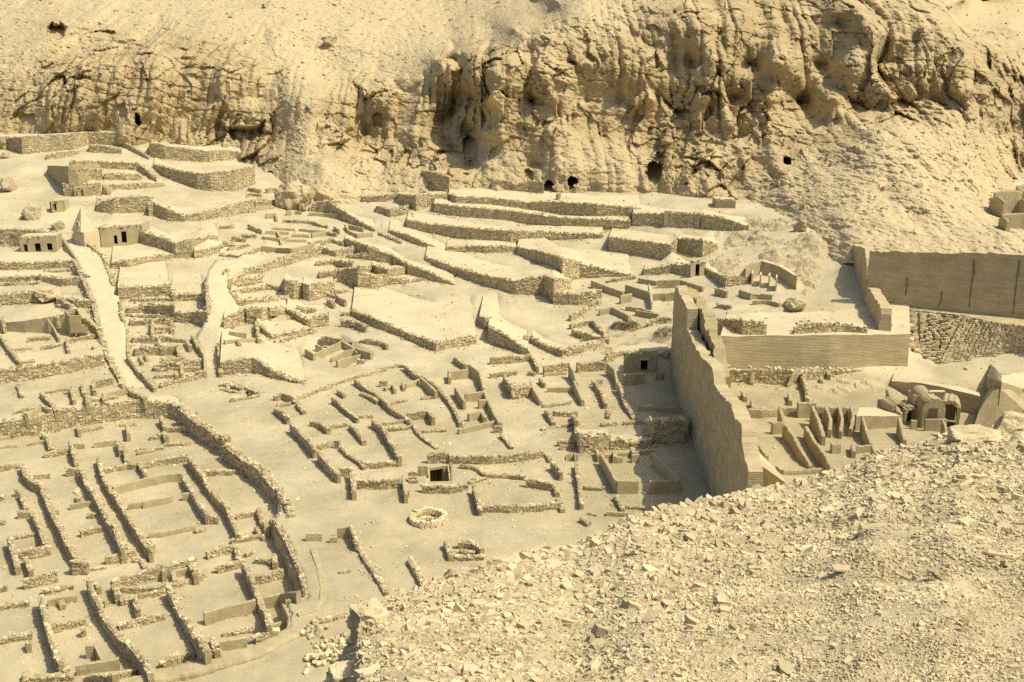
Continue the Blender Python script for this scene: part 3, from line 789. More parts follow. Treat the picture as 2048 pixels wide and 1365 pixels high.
crag('boulder', 'tilted block below the pointed one at the right edge', 2046, 880, (.6, .4, .3), 15.0, 23, .9)
crag('boulder', 'long pale sliver of stone near the right edge of the gravel', 2010, 1075, (.24, .07, .035), 8.2, 25, -.3, rough=.03)
crag('boulder', 'thin angled slab on the gravel below the chapels', 1940, 1017, (.2, .12, .05), 9.6, 26, .5, rough=.04)
crag('boulder', 'brownish slab standing on edge along the left brow', 920, 1125, (.3, .14, .13), 9.9, 27, .3)
crag('boulder', 'upright flake on the brow where it meets the street', 1010, 1113, (.34, .16, .14), 10.3, 28, .2)

# ------------------------------------------------------------------ the sunken house quarter at the near left
def pline(tg, pts, z=0.0): return [at_z(*px(tg, x, y), z) for x, y in pts]
QUARTER = pline('R4', [(-500, 1250), (0, 1185), (200, 1155), (400, 1105), (600, 1085), (800, 1060), (1000, 1072), (1070, 1110), (1120, 1170), (1260, 1250)]) + \
    pline('R7', [(1345, 0), (1455, 75), (1535, 145), (1612, 240), (1640, 320), (1610, 400), (1598, 430), (1655, 510), (1705, 610), (1745, 710), (1775, 800), (1795, 885), (1662, 905), (1692, 980), (1690, 1050),
                 (1600, 1075), (1490, 1115), (1240, 1205), (1000, 1275), (850, 1320), (560, 1365), (0, 1500), (-600, 1500)])
dig(QUARTER, dz=-1.5)

def house(label, walls, name='house_ruin', cat='ruin', group=None):
    w0 = walls[0]; u, v = px(w0[0], *w0[1][0]); h0 = w0[2] if not hasattr(w0[2], '__len__') else w0[2][0]
    g = on_ground(u, v, h0)
    root = thing(name, label, cat, [float(c) for c in g], group or ('ruined houses of the village' if name == 'house_ruin' else None))
    for w in walls:
        kw = w[3] if len(w) > 3 else {}
        wall(root, w[0], w[1], w[2], **kw)
    return root
mud = dict(kind='mud')
B = lambda n, **k: dict(big=n, **k)

terrace('long stone-faced walkway bank closing the far side of the sunken house quarter', 'R4',
        [(-260, 1240, 1345), (0, 1190, 1285), (200, 1160, 1262), (400, 1112, 1218), (600, 1092, 1190), (800, 1066, 1160), (1000, 1076, 1160), (1062, 1104, 1180)], back=3.5, s=.34, cat='retaining wall', name='retaining_wall')
r = thing('enclosure_wall', 'curved rubble enclosure wall between the sunken quarter and the broad street', 'wall', at_z(*px('R4', 1070, 1110), -1.5))
wall(r, 'R4', [(1062, 1100), (1120, 1158), (1255, 1238), (1330, 1290)], 1.75, 0.9, s=.34, base=-1.5)
wall(r, 'R7', [(1320, -30), (1375, 8), (1480, 75), (1560, 145), (1625, 225)], 1.75, 0.9, s=.34, base=-1.5, big=10)
wall(r, 'R7', [(1635, 235), (1680, 320), (1700, 395)], 1.8, .6, s=.32, base=-1.5, big=6)
r = thing('enclosure_wall', 'broad flat-topped wall section with a tall shaded inner face at the quarter corner', 'wall', at_z(*px('R7', 1700, 620), -1.5))
wall(r, 'R7', [(1640, 395), (1690, 480), (1745, 590), (1790, 700), (1825, 800), (1840, 890)], 1.55, 2.0, kind='mud', base=-1.5)
wall(r, 'R7', [(1600, 425), (1655, 505), (1706, 610), (1748, 710), (1780, 810), (1797, 880)], [1.7, 1.75, 1.7, 2.0, 1.75, 1.6], .35, s=.26, base=-1.5)
wall(r, 'R7', [(1670, 905), (1740, 895), (1795, 885)], 1.6, .35, base=-1.5)
wall(r, 'R7', [(1665, 905), (1697, 985), (1690, 1050)], 1.6, .45, kind='mud', base=-1.5)
r = thing('enclosure_wall', 'low rounded mud bank curving along the front of the near house quarter', 'wall', at_z(*px('R7', 1870, 880), 0))
wall(r, 'R7', [(1830, 580), (1868, 700), (1890, 800), (1885, 880), (1830, 940), (1740, 965)], .28, .5, kind='mud', s=.2, base=0)
wall(r, 'R7', [(1720, 1060), (1620, 1110), (1500, 1175), (1350, 1225), (1150, 1275), (950, 1318), (700, 1372)], .4, 1.3, kind='mud', base=0)

house('rubble house with a whole front room, leftmost beside the lower picture edge', [
    ('R7', [(-60, 930), (60, 905), (170, 892)], .4), ('R7', [(-60, 1110), (60, 1090), (185, 1068)], .5), ('R7', [(160, 1122), (168, 1150)], .6, dict(t=.3)),
    ('R7', [(238, 850), (255, 940), (282, 1050), (332, 1200), (358, 1252)], 1.15, B(8)), ('R7', [(366, 1212), (395, 1290)], .7), ('R7', [(150, 1335), (290, 1322), (430, 1308)], .55), ('R7', [(148, 1300), (160, 1350)], .5)])
house('house of long parallel rubble walls with a standing stone on its floor', [
    ('R7', [(240, 832), (330, 812), (430, 795)], .35), ('R7', [(275, 880), (360, 866), (447, 855)], .55, mud), ('R7', [(352, 885), (370, 918)], .4),
    ('R7', [(305, 1032), (400, 1012), (500, 995)], .55), ('R7', [(482, 1036), (487, 1048)], .75, dict(t=.3)), ('R7', [(440, 1262), (560, 1245), (695, 1222)], .8, mud), ('R7', [(500, 1335), (650, 1312), (795, 1282)], .6),
    ('R7', [(500, 1148), (550, 1146)], .95, dict(t=.3, kind='mud')), ('R7', [(556, 1150), (596, 1232)], .9, dict(t=.2, kind='mud')),
    ('R7', [(517, 768), (548, 850), (572, 890), (602, 960), (682, 1070), (752, 1130), (802, 1190), (882, 1300)], [1.0, 1.0, 1.0, 1.1, 1.2, 1.3, 1.3, 1.3], B(10)), ('R7', [(560, 790), (580, 810)], .6)])
house('house with a boxed stone bin at its back wall', [
    ('R7', [(665, 772), (800, 724), (940, 692), (1100, 652), (1142, 625)], .95, B(5)), ('R7', [(662, 775), (690, 852)], .8), ('R7', [(690, 812), (850, 815), (1000, 792), (1172, 742)], .42),
    ('R7', [(952, 692), (958, 720)], .9, dict(t=.3, kind='mud')), ('R7', [(1112, 660), (1145, 738)], .9), ('R7', [(1012, 712), (1106, 690)], .6, mud), ('R7', [(1010, 715), (1025, 770)], .6, mud), ('R7', [(1150, 735), (1205, 715)], .5),
    ('R7', [(702, 868), (772, 858)], .65), ('R7', [(786, 858), (806, 935)], .8), ('R7', [(806, 852), (970, 822)], .35), ('R7', [(575, 880), (620, 885)], .6, mud),
    ('R7', [(690, 1025), (830, 992), (965, 960)], .45), ('R7', [(985, 808), (1042, 920), (1092, 1000), (1142, 1080), (1182, 1130), (1215, 1192)], [.9, .9, 1.1, 1.1, 1.2, 1.2], B(8)), ('R7', [(945, 1238), (1040, 1205), (1135, 1178)], .5, B(3))])
house('house with plastered cross walls in the deep lower right corner of the quarter', [
    ('R7', [(1205, 602), (1300, 575), (1382, 560)], .65, B(3)), ('R7', [(1382, 562), (1396, 640)], .6), ('R7', [(1268, 682), (1340, 668), (1412, 650)], .65, B(3)), ('R7', [(1420, 660), (1470, 752), (1512, 862), (1560, 958), (1575, 1040)], 1.1, B(4)),
    ('R7', [(1432, 612), (1480, 600)], .3), ('R7', [(1470, 735), (1560, 728), (1655, 706)], .75), ('R7', [(1545, 862), (1640, 845), (1745, 832)], 1.0, mud), ('R7', [(1190, 955), (1350, 912), (1492, 880)], 1.0, mud),
    ('R7', [(1490, 640), (1590, 655)], .4), ('R7', [(1598, 612), (1608, 668)], .6), ('R7', [(1575, 1030), (1680, 1000)], .5, mud),
    ('R7', [(1240, 1095), (1272, 1178)], .6), ('R7', [(1280, 1122), (1440, 1100)], .75, mud), ('R7', [(1490, 1095), (1612, 1060)], .6, B(3)), ('R7', [(1300, 1080), (1480, 1050)], .2)])
house('long rubble house wall with a square pier, second from the left', [
    ('R7', [(128, 80), (150, 150), (186, 186), (240, 196), (256, 250), (302, 360), (352, 450), (386, 530), (456, 650)], [.9, .9, 1, 1, .9, 1, 1.1, 1, 1], B(10)), ('R7', [(424, 662), (512, 660)], 1.05, dict(t=.6, big=4)),
    ('R7', [(-60, 110), (40, 92), (112, 82)], .55), ('R7', [(200, 160), (290, 150)], .35), ('R7', [(312, 318), (330, 358)], .5, mud), ('R7', [(520, 705), (622, 688)], .15)])
house('house with broken low walls at the left picture edge, middle of the quarter', [
    ('R7', [(100, 368), (182, 362)], .65), ('R7', [(186, 364), (226, 432), (262, 548)], .85, B(4)), ('R7', [(90, 240), (120, 242)], .6), ('R7', [(120, 248), (156, 350)], .7), ('R7', [(54, 520), (72, 582), (102, 682)], .9, B(3)), ('R7', [(56, 516), (200, 490)], .3),
    ('R7', [(102, 602), (200, 588), (292, 568)], .75, B(4)), ('R7', [(145, 618), (182, 718)], .8), ('R7', [(134, 762), (230, 742), (332, 715)], .85, B(4)), ('R7', [(-60, 280), (30, 268)], .5), ('R7', [(-60, 430), (30, 420)], .4), ('R7', [(-60, 815), (40, 795)], .5), ('R7', [(-60, 700), (100, 685)], .12)])
house('house whose long wall is broken by a stone bench and footed with blocks', [
    ('R7', [(468, 108), (522, 220), (582, 310), (622, 390), (682, 480), (718, 590)], [1, 1, 1.1, 1.15, 1.2, 1.2], B(10)), ('R7', [(408, -40), (424, 0), (452, 95)], .9, B(3)), ('R7', [(384, 120), (462, 112)], .7), ('R7', [(612, 628), (700, 610), (790, 582)], .75, B(4)), ('R7', [(690, 510), (735, 580)], .8),
    ('R7', [(405, 322), (470, 314), (545, 302)], .55, mud), ('R7', [(455, 262), (460, 292)], .5), ('R7', [(515, 380), (552, 378)], .4), ('R7', [(468, 484), (592, 455)], .5), ('R7', [(255, 22), (412, 2)], .55), ('R7', [(780, 650), (830, 642)], .2), ('R7', [(830, 650), (850, 690)], .25)])
house('largest room of the quarter, with a smooth plastered back wall and front bench', [
    ('R7', [(660, 222), (800, 182), (950, 150), (1062, 140)], .85, mud), ('R7', [(574, 45), (590, 130), (632, 222), (672, 270), (722, 350), (782, 450), (832, 520), (884, 602)], [.8, .8, .9, .9, .9, 1, 1, 1], B(9)), ('R7', [(845, 540), (890, 560)], .9, dict(t=.6)),
    ('R7', [(600, 118), (720, 92), (800, 90)], .5), ('R7', [(820, 82), (950, 55), (1092, 38)], .75, B(5)), ('R7', [(812, 80), (852, 152)], .6), ('R7', [(726, -20), (742, 70)], .7), ('R7', [(640, 215), (670, 262)], .5),
    ('R7', [(745, 322), (825, 312)], .55, mud), ('R7', [(830, 308), (1002, 272)], .65, mud), ('R7', [(868, 492), (1050, 462), (1142, 438)], .5, mud), ('R7', [(1145, 478), (1205, 466)], .2),
    ('R7', [(1068, 148), (1100, 210), (1132, 262), (1172, 332), (1222, 388)], .9, B(5)), ('R7', [(1062, 260), (1128, 254)], .75, mud), ('R7', [(1202, 402), (1275, 400)], .6, B(2)), ('R7', [(800, 20), (900, 0)], .3)])
house('narrow house squeezed between the large room and the enclosure wall', [
    ('R7', [(1102, 42), (1150, 110), (1196, 170), (1212, 212), (1262, 272), (1322, 332), (1362, 420), (1392, 490)], [1, 1, 1, .9, .9, .9, .9, .9], B(8)), ('R7', [(1200, 132), (1372, 124)], .5, B(3)), ('R7', [(1380, 386), (1502, 364)], .4, B(2)),
    ('R7', [(1510, 348), (1532, 430)], .6), ('R7', [(1496, 462), (1545, 520)], .35), ('R7', [(1350, 532), (1545, 500)], .35, B(4)), ('R7', [(1560, 420), (1560, 470)], .9, B(2))])
house('low broken walls of the farthest house in the quarter, under the walkway bank', [
    ('R4', [(455, 1188), (462, 1230)], .8), ('R4', [(470, 1225), (600, 1205)], .35), ('R4', [(740, 1188), (750, 1250)], .9, mud), ('R4', [(700, 1195), (820, 1185)], .2), ('R4', [(940, 1150), (968, 1205)], .9), ('R4', [(960, 1215), (1110, 1205)], .5, B(3)), ('R4', [(955, 1235), (975, 1275)], .7),
    ('R4', [(920, 1245), (940, 1255)], .5), ('R4', [(250, 1240), (262, 1262)], .6), ('R4', [(275, 1262), (300, 1335)], .7, B(2)), ('R4', [(165, 1302), (270, 1288)], .35), ('R4', [(545, 1300), (690, 1285)], .6, mud), ('R4', [(690, 1285), (705, 1345)], .8), ('R4', [(-40, 1330), (100, 1312)], .3, mud),
    ('R4', [(420, 1315), (495, 1308)], .5), ('R4', [(800, 1335), (960, 1325)], .35), ('R4', [(960, 1310), (1115, 1300)], .3), ('R4', [(870, 1270), (985, 1260)], .3), ('R4', [(-40, 1270), (60, 1262)], .4, mud)])

# ------------------------------------------------------------------ paths and terraces climbing the left side
def path(label, tg, rows, name='path'):
    """rows: left point, right point in the photograph, height"""
    L, R = [], []
    for l, r, z in rows:
        L.append(at_z(*px(tg, *l), z)); R.append(at_z(*px(tg, *r), z))
    L, R = resample(np.array(L), .6), np.array(R)
    R = np.stack([np.interp(np.linspace(0, 1, len(L)), np.linspace(0, 1, len(R)), R[:, k]) for k in range(3)], 1)
    n = len(L); g = np.stack([L * (1 - f) + R * f for f in np.linspace(0, 1, 7)], 1)
    g[..., 2] += .06 * fbm(g[..., 0] / 1.5, g[..., 1] / 1.5, 0, 2, 3) + .1
    low = np.stack([g[:, 0], g[:, -1]], 1); low[..., 2] -= 2.0
    G = np.concatenate([low[:, :1], g, low[:, 1:]], 1)
    i = np.arange(n - 1)[:, None] * 9 + np.arange(8)[None]
    me = mesh_np(name, G.reshape(-1, 3), np.stack([i, i + 1, i + 10, i + 9], -1).reshape(-1, 4), None, M['path'], True)
    tag(obj(name, me), label, None, None, 'structure')
    for k in range(n - 1): stamp([L[k], R[k], R[k + 1], L[k + 1]])
T = terrace
T('stone retaining wall above the walkway, left of where the pale path comes down', 'R4', [(-220, 905, 990), (0, 885, 960), (250, 850, 925), (450, 820, 885), (612, 782, 852)], 9)
T('terrace with a smooth plastered chamber wall and a fin-shaped partition', 'R4', [(-120, 610, 660), (0, 600, 650), (150, 588, 662), (300, 568, 662), (440, 545, 655)], 4, kind='mud')
T('short stone step left of the path, above the plastered chamber', 'R4', [(330, 462, 500), (430, 468, 512), (555, 475, 518)], 5)
T('stone terrace wall at the left edge level with the broken stub', 'R4', [(-150, 450, 512), (0, 437, 500), (190, 425, 482), (240, 440, 480)], 5)
T('low terrace wall left of the path below the sandy strip', 'R4', [(-150, 350, 372), (0, 342, 364), (240, 330, 360), (360, 345, 390), (492, 336, 386)], 5)
T('long terrace wall below the chamber with three dark openings', 'R4', [(-150, 262, 305), (0, 250, 292), (200, 250, 290), (455, 240, 280)], 8)
path('pale dusty path climbing between stone edgings from the street to the pyramid', 'R4', [((735, 990), (915, 985), .08), ((682, 885), (800, 880), .72), ((622, 765), (748, 765), 1.65), ((582, 640), (728, 625), 2.95), ((556, 505), (705, 490), 4.15), ((502, 370), (655, 340), 5.6), ((442, 232), (602, 205), 7.1), ((325, 62), (440, 85), 9.0)])
path('second pale path climbing behind the house quarter, broad and branching', 'R4', [((1205, 885), (1285, 895), .12), ((1192, 800), (1275, 800), .75), ((1140, 690), (1285, 720), 1.9), ((1185, 630), (1305, 630), 3.0), ((1222, 530), (1400, 520), 4.1), ((1212, 450), (1340, 430), 5.2), ((1205, 365), (1310, 350), 6.2), ((1215, 300), (1330, 300), 6.9), ((1260, 240), (1420, 240), 7.6)])
T('stone front wall of the raised yard facing the broad street', 'R4', [(1290, 842, 905), (1480, 806, 895), (1495, 812, 898), (1590, 882, 925), (1680, 925, 945), (1785, 955, 962)], 13)
for lab, fr, bk in [
    ('low ragged stone edge between the feet of the two paths', [(935, 965, 985), (1100, 915, 945), (1200, 885, 925)], 2),
    ('lowest stone step between the two paths, beside the street', [(900, 852, 890), (1060, 836, 882), (1170, 828, 868)], 2.5),
    ('second stone step between the two paths, with fallen blocks', [(790, 752, 800), (990, 745, 790), (1050, 760, 790)], 3),
    ('stepped stone wall with a gap midway between the two paths', [(775, 690, 722), (930, 688, 722), (1010, 682, 712)], 3),
    ('short stone step with a side wall near the left path', [(760, 592, 622), (890, 588, 618), (1012, 580, 612)], 3),
    ('stone terrace wall against the right-hand path below the sandy court', [(1012, 545, 592), (1120, 540, 600), (1215, 538, 602)], 4),
    ('small ragged terrace left of centre between the paths', [(740, 520, 548), (850, 502, 545), (1022, 500, 545)], 4),
    ('tall stone wall holding up the wide sandy court', [(692, 390, 452), (850, 392, 450), (1005, 388, 444)], 16),
    ('low stone wall right of the tall court wall', [(1000, 440, 476), (1100, 436, 474), (1205, 434, 470)], 12)]:
    T(lab, 'R4', fr, bk)
T('stone terrace right of the second path with a sloping top', 'R4', [(1350, 425, 440), (1410, 480, 498), (1500, 465, 490), (1600, 455, 470), (1690, 445, 460)], 6)
T('stone step right of the second path, lower of two', 'R4', [(1370, 410, 425), (1480, 402, 420), (1600, 396, 412)], 3)
T('small stone step right of the second path, upper of two', 'R4', [(1330, 355, 365), (1440, 350, 372), (1535, 335, 360)], 3)
T('curved stone wall where the second path widens', 'R4', [(1310, 300, 322), (1430, 292, 318), (1560, 265, 300), (1620, 245, 275)], 9)
T('rounded stone bank beside the plastered pit right of the second path', 'R4', [(1310, 590, 650), (1380, 550, 625), (1440, 520, 600), (1600, 525, 560), (1680, 515, 540)], 6)
T('low stone platform above the raised yard', 'R4', [(1500, 600, 640), (1590, 680, 700), (1700, 660, 685), (1840, 630, 650)], 6)
T('stone block platform with a shaded left flank near the site centre', 'R4', [(1685, 515, 530), (1790, 590, 610), (1915, 560, 620)], 8)
# chapel court and pyramid level
T('stone edging of the chapel forecourt with a flight of steps', 'S1', [(880, 1165, 1212), (1000, 1150, 1200), (1120, 1128, 1182), (1195, 1115, 1162), (1380, 1092, 1132), (1560, 1072, 1112)], 12)
T('stone-walled block with a shaded flank right of the chapel', 'S1', [(1105, 915, 1012), (1250, 962, 1048), (1380, 1012, 1092), (1510, 985, 1078), (1720, 955, 1005)], 11)
T('rough stone bank right of the chapel block', 'S1', [(1530, 1075, 1130), (1650, 1050, 1110), (1760, 1030, 1060)], 5)
T('ragged stone edge under the small mud walls', 'S2', [(0, 785, 800), (170, 792, 816), (270, 750, 778), (350, 720, 752)], 6)
T('curving stone wall above the second path with a hollow in it', 'S2', [(30, 920, 952), (200, 900, 946), (330, 880, 930), (400, 848, 890), (590, 780, 850), (800, 730, 782)], 9)
# upper left flight of terraces
T('curved stone wall left of the chapel roofs with a shaded return', 'S1', [(760, 715, 760), (820, 682, 772), (900, 660, 776), (1050, 646, 772), (1210, 650, 762)], 10)
T('sloping stone ramp wall beside the curved wall', 'S1', [(1170, 715, 800), (1215, 700, 795), (1320, 740, 832), (1450, 800, 842), (1600, 770, 832), (1800, 722, 800), (2040, 662, 742)], 9)
T('long low terrace wall below the pale path junction', 'S1', [(870, 552, 596), (1000, 545, 590), (1100, 540, 582), (1290, 548, 566)], 6)
T('terrace of coursed stone beside the two-pillar porch', 'S1', [(500, 548, 640), (650, 545, 640), (800, 540, 632)], 6)
T('short stone terrace, third level of the upper left flight', 'S1', [(820, 462, 512), (990, 466, 512), (1120, 476, 508)], 4)
T('mud-plastered square building stump on the upper left slope', 'S1', [(378, 400, 478), (545, 402, 560), (622, 470, 545)], 5, kind='mud', cat='ruin')
T('stone terrace left of centre in the upper left flight', 'S1', [(598, 432, 512), (700, 428, 512), (808, 430, 510)], 4)
T('broad stone terrace ending at the steep path', 'S1', [(555, 368, 432), (790, 370, 422), (1090, 382, 442), (1160, 440, 480), (1232, 505, 530)], 6)
T('tall shaded stone wall right of the steep path', 'S1', [(1210, 392, 415), (1300, 412, 490), (1450, 448, 545), (1560, 462, 588), (1660, 462, 602), (1850, 440, 600), (2010, 405, 545)], 11)
T('short stone wall left of the steep path', 'S1', [(700, 240, 292), (820, 246, 300), (960, 275, 312)], 5)
T('irregular stone step below the upper plateau', 'S1', [(365, 312, 352), (480, 298, 340), (630, 285, 310)], 4)
T('dark stone edging of the steep path at its top', 'S1', [(940, 200, 238), (1060, 262, 298), (1170, 332, 352)], 4)
T('highest stone terrace wall right of the steep path', 'S1', [(1180, 220, 332), (1300, 242, 352), (1500, 272, 366), (1650, 290, 376), (1810, 282, 352), (1860, 292, 348), (2040, 312, 348)], 13)
T('long retaining wall of the plateau under the cliff at far left', 'S1', [(-120, 185, 265), (60, 182, 270), (180, 176, 312), (400, 165, 292), (600, 150, 272), (700, 142, 232), (940, 140, 236)], 18)

# ------------------------------------------------------------------ terraces of the middle ground
T('wide flat platform edged in stone at the centre of the site', 'R5', [(70, 532, 562), (200, 576, 626), (400, 664, 706), (560, 722, 770), (650, 705, 752), (800, 682, 722)], 19)
T('stone block with a shaded flank right of the wide platform', 'R5', [(815, 562, 622), (850, 575, 645), (945, 602, 618)], 14)
T('dark rubble wall dropping towards the houses below the platform', 'R5', [(865, 625, 712), (980, 682, 755), (1060, 740, 785), (1110, 775, 792)], 10)
T('low triangular stone platform with bright sand top', 'R5', [(1115, 690, 720), (1200, 735, 765), (1300, 765, 805), (1420, 745, 780), (1560, 700, 720)], 5)
T('stone-fronted block with a dark left face near the broken houses', 'R5', [(1245, 432, 495), (1390, 436, 500), (1530, 422, 480)], 7)
for lab, fr, bk in [
    ('stone bay right of the second path, at its narrow waist', [(210, 1212, 1330), (330, 1215, 1300), (440, 1212, 1255)], 5),
    ('wedge of stone wall with a sandy top below the cube-like block', [(525, 1212, 1248), (690, 1302, 1345), (860, 1250, 1345)], 6),
    ('stone step under the cube-like block', [(75, 1072, 1100), (170, 1152, 1188), (360, 1132, 1162), (540, 1122, 1142)], 4),
    ('cube-like stone block with a sharp dark corner, left of two', [(510, 975, 1108), (582, 1012, 1140), (662, 1008, 1120)], 8),
    ('cube-like stone block, right of two, with a broad front', [(655, 1008, 1140), (702, 1030, 1155), (800, 1020, 1130), (905, 1000, 1090)], 9),
    ('stone wall section with a vertical joint above the flat platform', [(780, 930, 972), (930, 912, 1002), (1000, 905, 1015), (1090, 882, 1042)], 6),
    ('squared stone block with a shaded left side beside the flat platform', [(1085, 922, 1048), (1230, 958, 1050), (1325, 945, 1022)], 6),
    ('low stone platform at the right end of the squared blocks', [(1320, 960, 1022), (1465, 990, 1016), (1650, 975, 986)], 5),
    ('upper squared stone platform beside the sunken road', [(1195, 865, 912), (1320, 905, 946), (1475, 890, 926)], 6),
    ('curved stone box wall below the mud partitions', [(810, 732, 782), (910, 762, 806), (1080, 722, 776)], 5),
    ('low stone spur left of the curved stone box', [(755, 850, 876), (900, 835, 866), (1040, 850, 875)], 3),
    ('long dark retaining wall of the diagonal road', [(980, 662, 700), (1075, 690, 765), (1170, 722, 832), (1350, 792, 852), (1480, 862, 940), (1640, 922, 988), (1850, 1020, 1026)], 8),
    ('dark stone wall above the mud partitions, upper part of the diagonal road', [(700, 420, 450), (760, 372, 450), (850, 368, 462), (935, 420, 505), (1080, 512, 562), (1220, 588, 606)], 7),
    ('low kerb of stones between the two arms of the road', [(1245, 610, 628), (1340, 650, 668), (1432, 692, 706)], 2),
    ('shaded stone kerb right of the diagonal road', [(1330, 592, 612), (1500, 640, 690), (1600, 690, 725), (1690, 722, 742)], 9),
    ('small stone platform in the upper middle cluster', [(965, 265, 302), (1060, 300, 314), (1350, 240, 276)], 5),
    ('stone bank above the diagonal road', [(1120, 332, 372), (1280, 322, 372), (1400, 302, 352)], 6),
    ('stone box with a dark left face beside the stepped terraces', [(1230, 402, 452), (1340, 432, 492), (1485, 402, 462)], 5),
    ('tall stone corner with a deep shadow left of the stepped terraces', [(1395, 310, 372), (1545, 322, 442), (1660, 316, 400), (1790, 310, 372)], 8),
    ('stone wall with a rounded heap at the foot of the yellow bank', [(930, 132, 182), (1070, 162, 206), (1240, 160, 202)], 7),
    ('short dark wall beside the yellow bank', [(1240, 162, 212), (1340, 215, 250), (1430, 272, 286)], 5),
    ('short stone wall under the rock spur', [(1640, 230, 272), (1790, 280, 296)], 6)]:
    T(lab, 'S2', fr, bk)
T('great stone retaining wall with a sharp corner right of the diagonal road', 'R5', [(500, 217, 236), (700, 288, 332), (860, 330, 392), (1030, 360, 437), (1110, 342, 440), (1190, 332, 440), (1250, 345, 435), (1350, 366, 390)], 14)
T('low curved stone wall below the stepped terraces', 'R5', [(620, 166, 178), (740, 152, 186), (850, 155, 195), (1035, 160, 188)], 8)
T('long dark diagonal retaining wall left of the broken houses', 'R5', [(1035, 160, 202), (1150, 182, 248), (1300, 228, 322), (1400, 256, 340), (1560, 295, 335), (1700, 320, 330)], 14)
T('lowest of the three stepped terraces under the cliff', 'R5', [(390, -2, 42), (500, 22, 72), (820, 55, 120), (1000, 65, 130), (1250, 76, 118), (1540, 86, 106)], 9)
T('tall stone block wall right of the stepped terraces', 'S3', [(305, 375, 472), (560, 405, 520), (790, 438, 562), (838, 405, 545)], 11)
T('shaded stone recess right of the tall block wall', 'S3', [(845, 385, 480), (1040, 395, 530), (1150, 432, 472)], 8)
T('low bright stone wall above the broken houses', 'S3', [(580, 628, 672), (700, 610, 666), (800, 590, 652), (950, 592, 682)], 6)
T('middle of the three stepped terraces under the cliff', 'R2', [(550, 1190, 1242), (640, 1202, 1262), (1000, 1236, 1292), (1300, 1276, 1322), (1700, 1292, 1332)], 7)
T('uppermost of the three stepped terraces under the cliff', 'R2', [(635, 1135, 1165), (680, 1150, 1188), (900, 1162, 1202), (1100, 1186, 1226), (1220, 1180, 1242), (1500, 1196, 1266), (1760, 1222, 1268)], 13)
T('stone wall with a standing slab at the right end of the stepped terraces', 'S3', [(490, 188, 286), (700, 190, 282), (800, 182, 292), (1020, 192, 302)], 9)
T('curved dark stone wall at the foot of the right-hand mound', 'S3', [(1030, 195, 302), (1200, 222, 322), (1400, 292, 322)], 8)
T('low stone front below the tomb doors', 'R2', [(890, 1052, 1110), (1000, 1062, 1115), (1020, 1085, 1120), (1100, 1060, 1125), (1190, 1065, 1130)], 4)
T('small stone front left of the tomb doors', 'R2', [(480, 1000, 1075), (560, 1010, 1100), (640, 1040, 1120)], 5)

def lab_walls(tg, items): return [(tg, p, h, k) for p, h, k in items]
# ------------------------------------------------------------------ ruined houses beyond the street
house('broken house at the foot of the first path, with piers still standing', [
    ('R4', [(240, 1012), (312, 1080), (328, 1112)], .5), ('R4', [(240, 1008), (385, 985)], .25), ('R4', [(105, 960), (128, 1028)], .35), ('R4', [(390, 985), (428, 984)], .7), ('R4', [(422, 990), (432, 1050)], .7), ('R4', [(480, 950), (492, 1010)], .6), ('R4', [(545, 942), (552, 1000)], .6),
    ('R4', [(508, 1012), (512, 1068)], .6), ('R4', [(600, 1015), (730, 990)], .7, mud), ('R4', [(606, 1015), (612, 1052)], .6), ('R4', [(560, 942), (660, 925)], .8), ('R4', [(500, 1050), (690, 1030)], .3)])
house('plastered pit house at the left edge above the walkway', [('R4', [(80, 1118), (200, 1100)], .4), ('R4', [(150, 1130), (232, 1092)], .8, mud), ('R4', [(236, 1085), (295, 1110)], .5), ('R4', [(140, 1120), (160, 1155)], .5)])
house('stone edging along the left side of the first path', [('R4', [(440, 235), (500, 370), (552, 500), (580, 640), (620, 762), (680, 882), (738, 985)], .45, dict(s=.34, t=.5, big=6))], 'path_edging', 'wall')
house('stone edging along the right side of the first path', [('R4', [(430, 80), (600, 200), (650, 330), (662, 380)], .35, dict(s=.34)), ('R4', [(700, 470), (722, 590)], .4), ('R4', [(745, 640), (750, 770)], .5), ('R4', [(745, 790), (800, 870), (905, 975)], .7, dict(s=.32, big=4)), ('R4', [(755, 985), (850, 1040)], .6)], 'path_edging', 'wall')
house('stone edging beside the lower end of the second path', [('R4', [(1205, 365), (1212, 460), (1216, 540)], .45), ('R4', [(1125, 672), (1160, 740)], .8), ('R4', [(1165, 735), (1195, 790), (1200, 885)], .9, mud), ('R4', [(1280, 720), (1290, 890)], .7, dict(s=.32)), ('R4', [(1060, 838), (1062, 900)], .8)], 'path_edging', 'wall')
house('jumble of small stone cells between the two paths', [('R4', [(890, 590), (890, 680)], .8), ('R4', [(890, 635), (1022, 622)], .6), ('R4', [(925, 690), (935, 750)], .9), ('R4', [(935, 745), (1040, 735)], .4), ('R4', [(1040, 735), (1045, 790)], .8), ('R4', [(980, 800), (1080, 800)], .5), ('R4', [(1030, 868), (1170, 858)], .6), ('R4', [(850, 780), (860, 810)], .5), ('R4', [(1000, 690), (1110, 700)], .4)])
house('rubble edging of the open plot left of the plastered chamber', [('R4', [(-40, 640), (20, 700), (70, 770), (122, 832)], .6), ('R4', [(122, 832), (205, 822)], .3), ('R4', [(5, 575), (28, 628)], .9)])
house('plastered chamber with a fin wall and side walls', [('R4', [(278, 575), (310, 620), (345, 690)], [1.6, 1.0, .6], dict(kind='mud', t=.25)), ('R4', [(450, 550), (520, 590), (580, 640)], .9), ('R4', [(160, 690), (290, 675)], .5), ('R4', [(400, 695), (560, 668)], .5), ('R4', [(340, 460), (420, 505), (445, 548)], .6)])

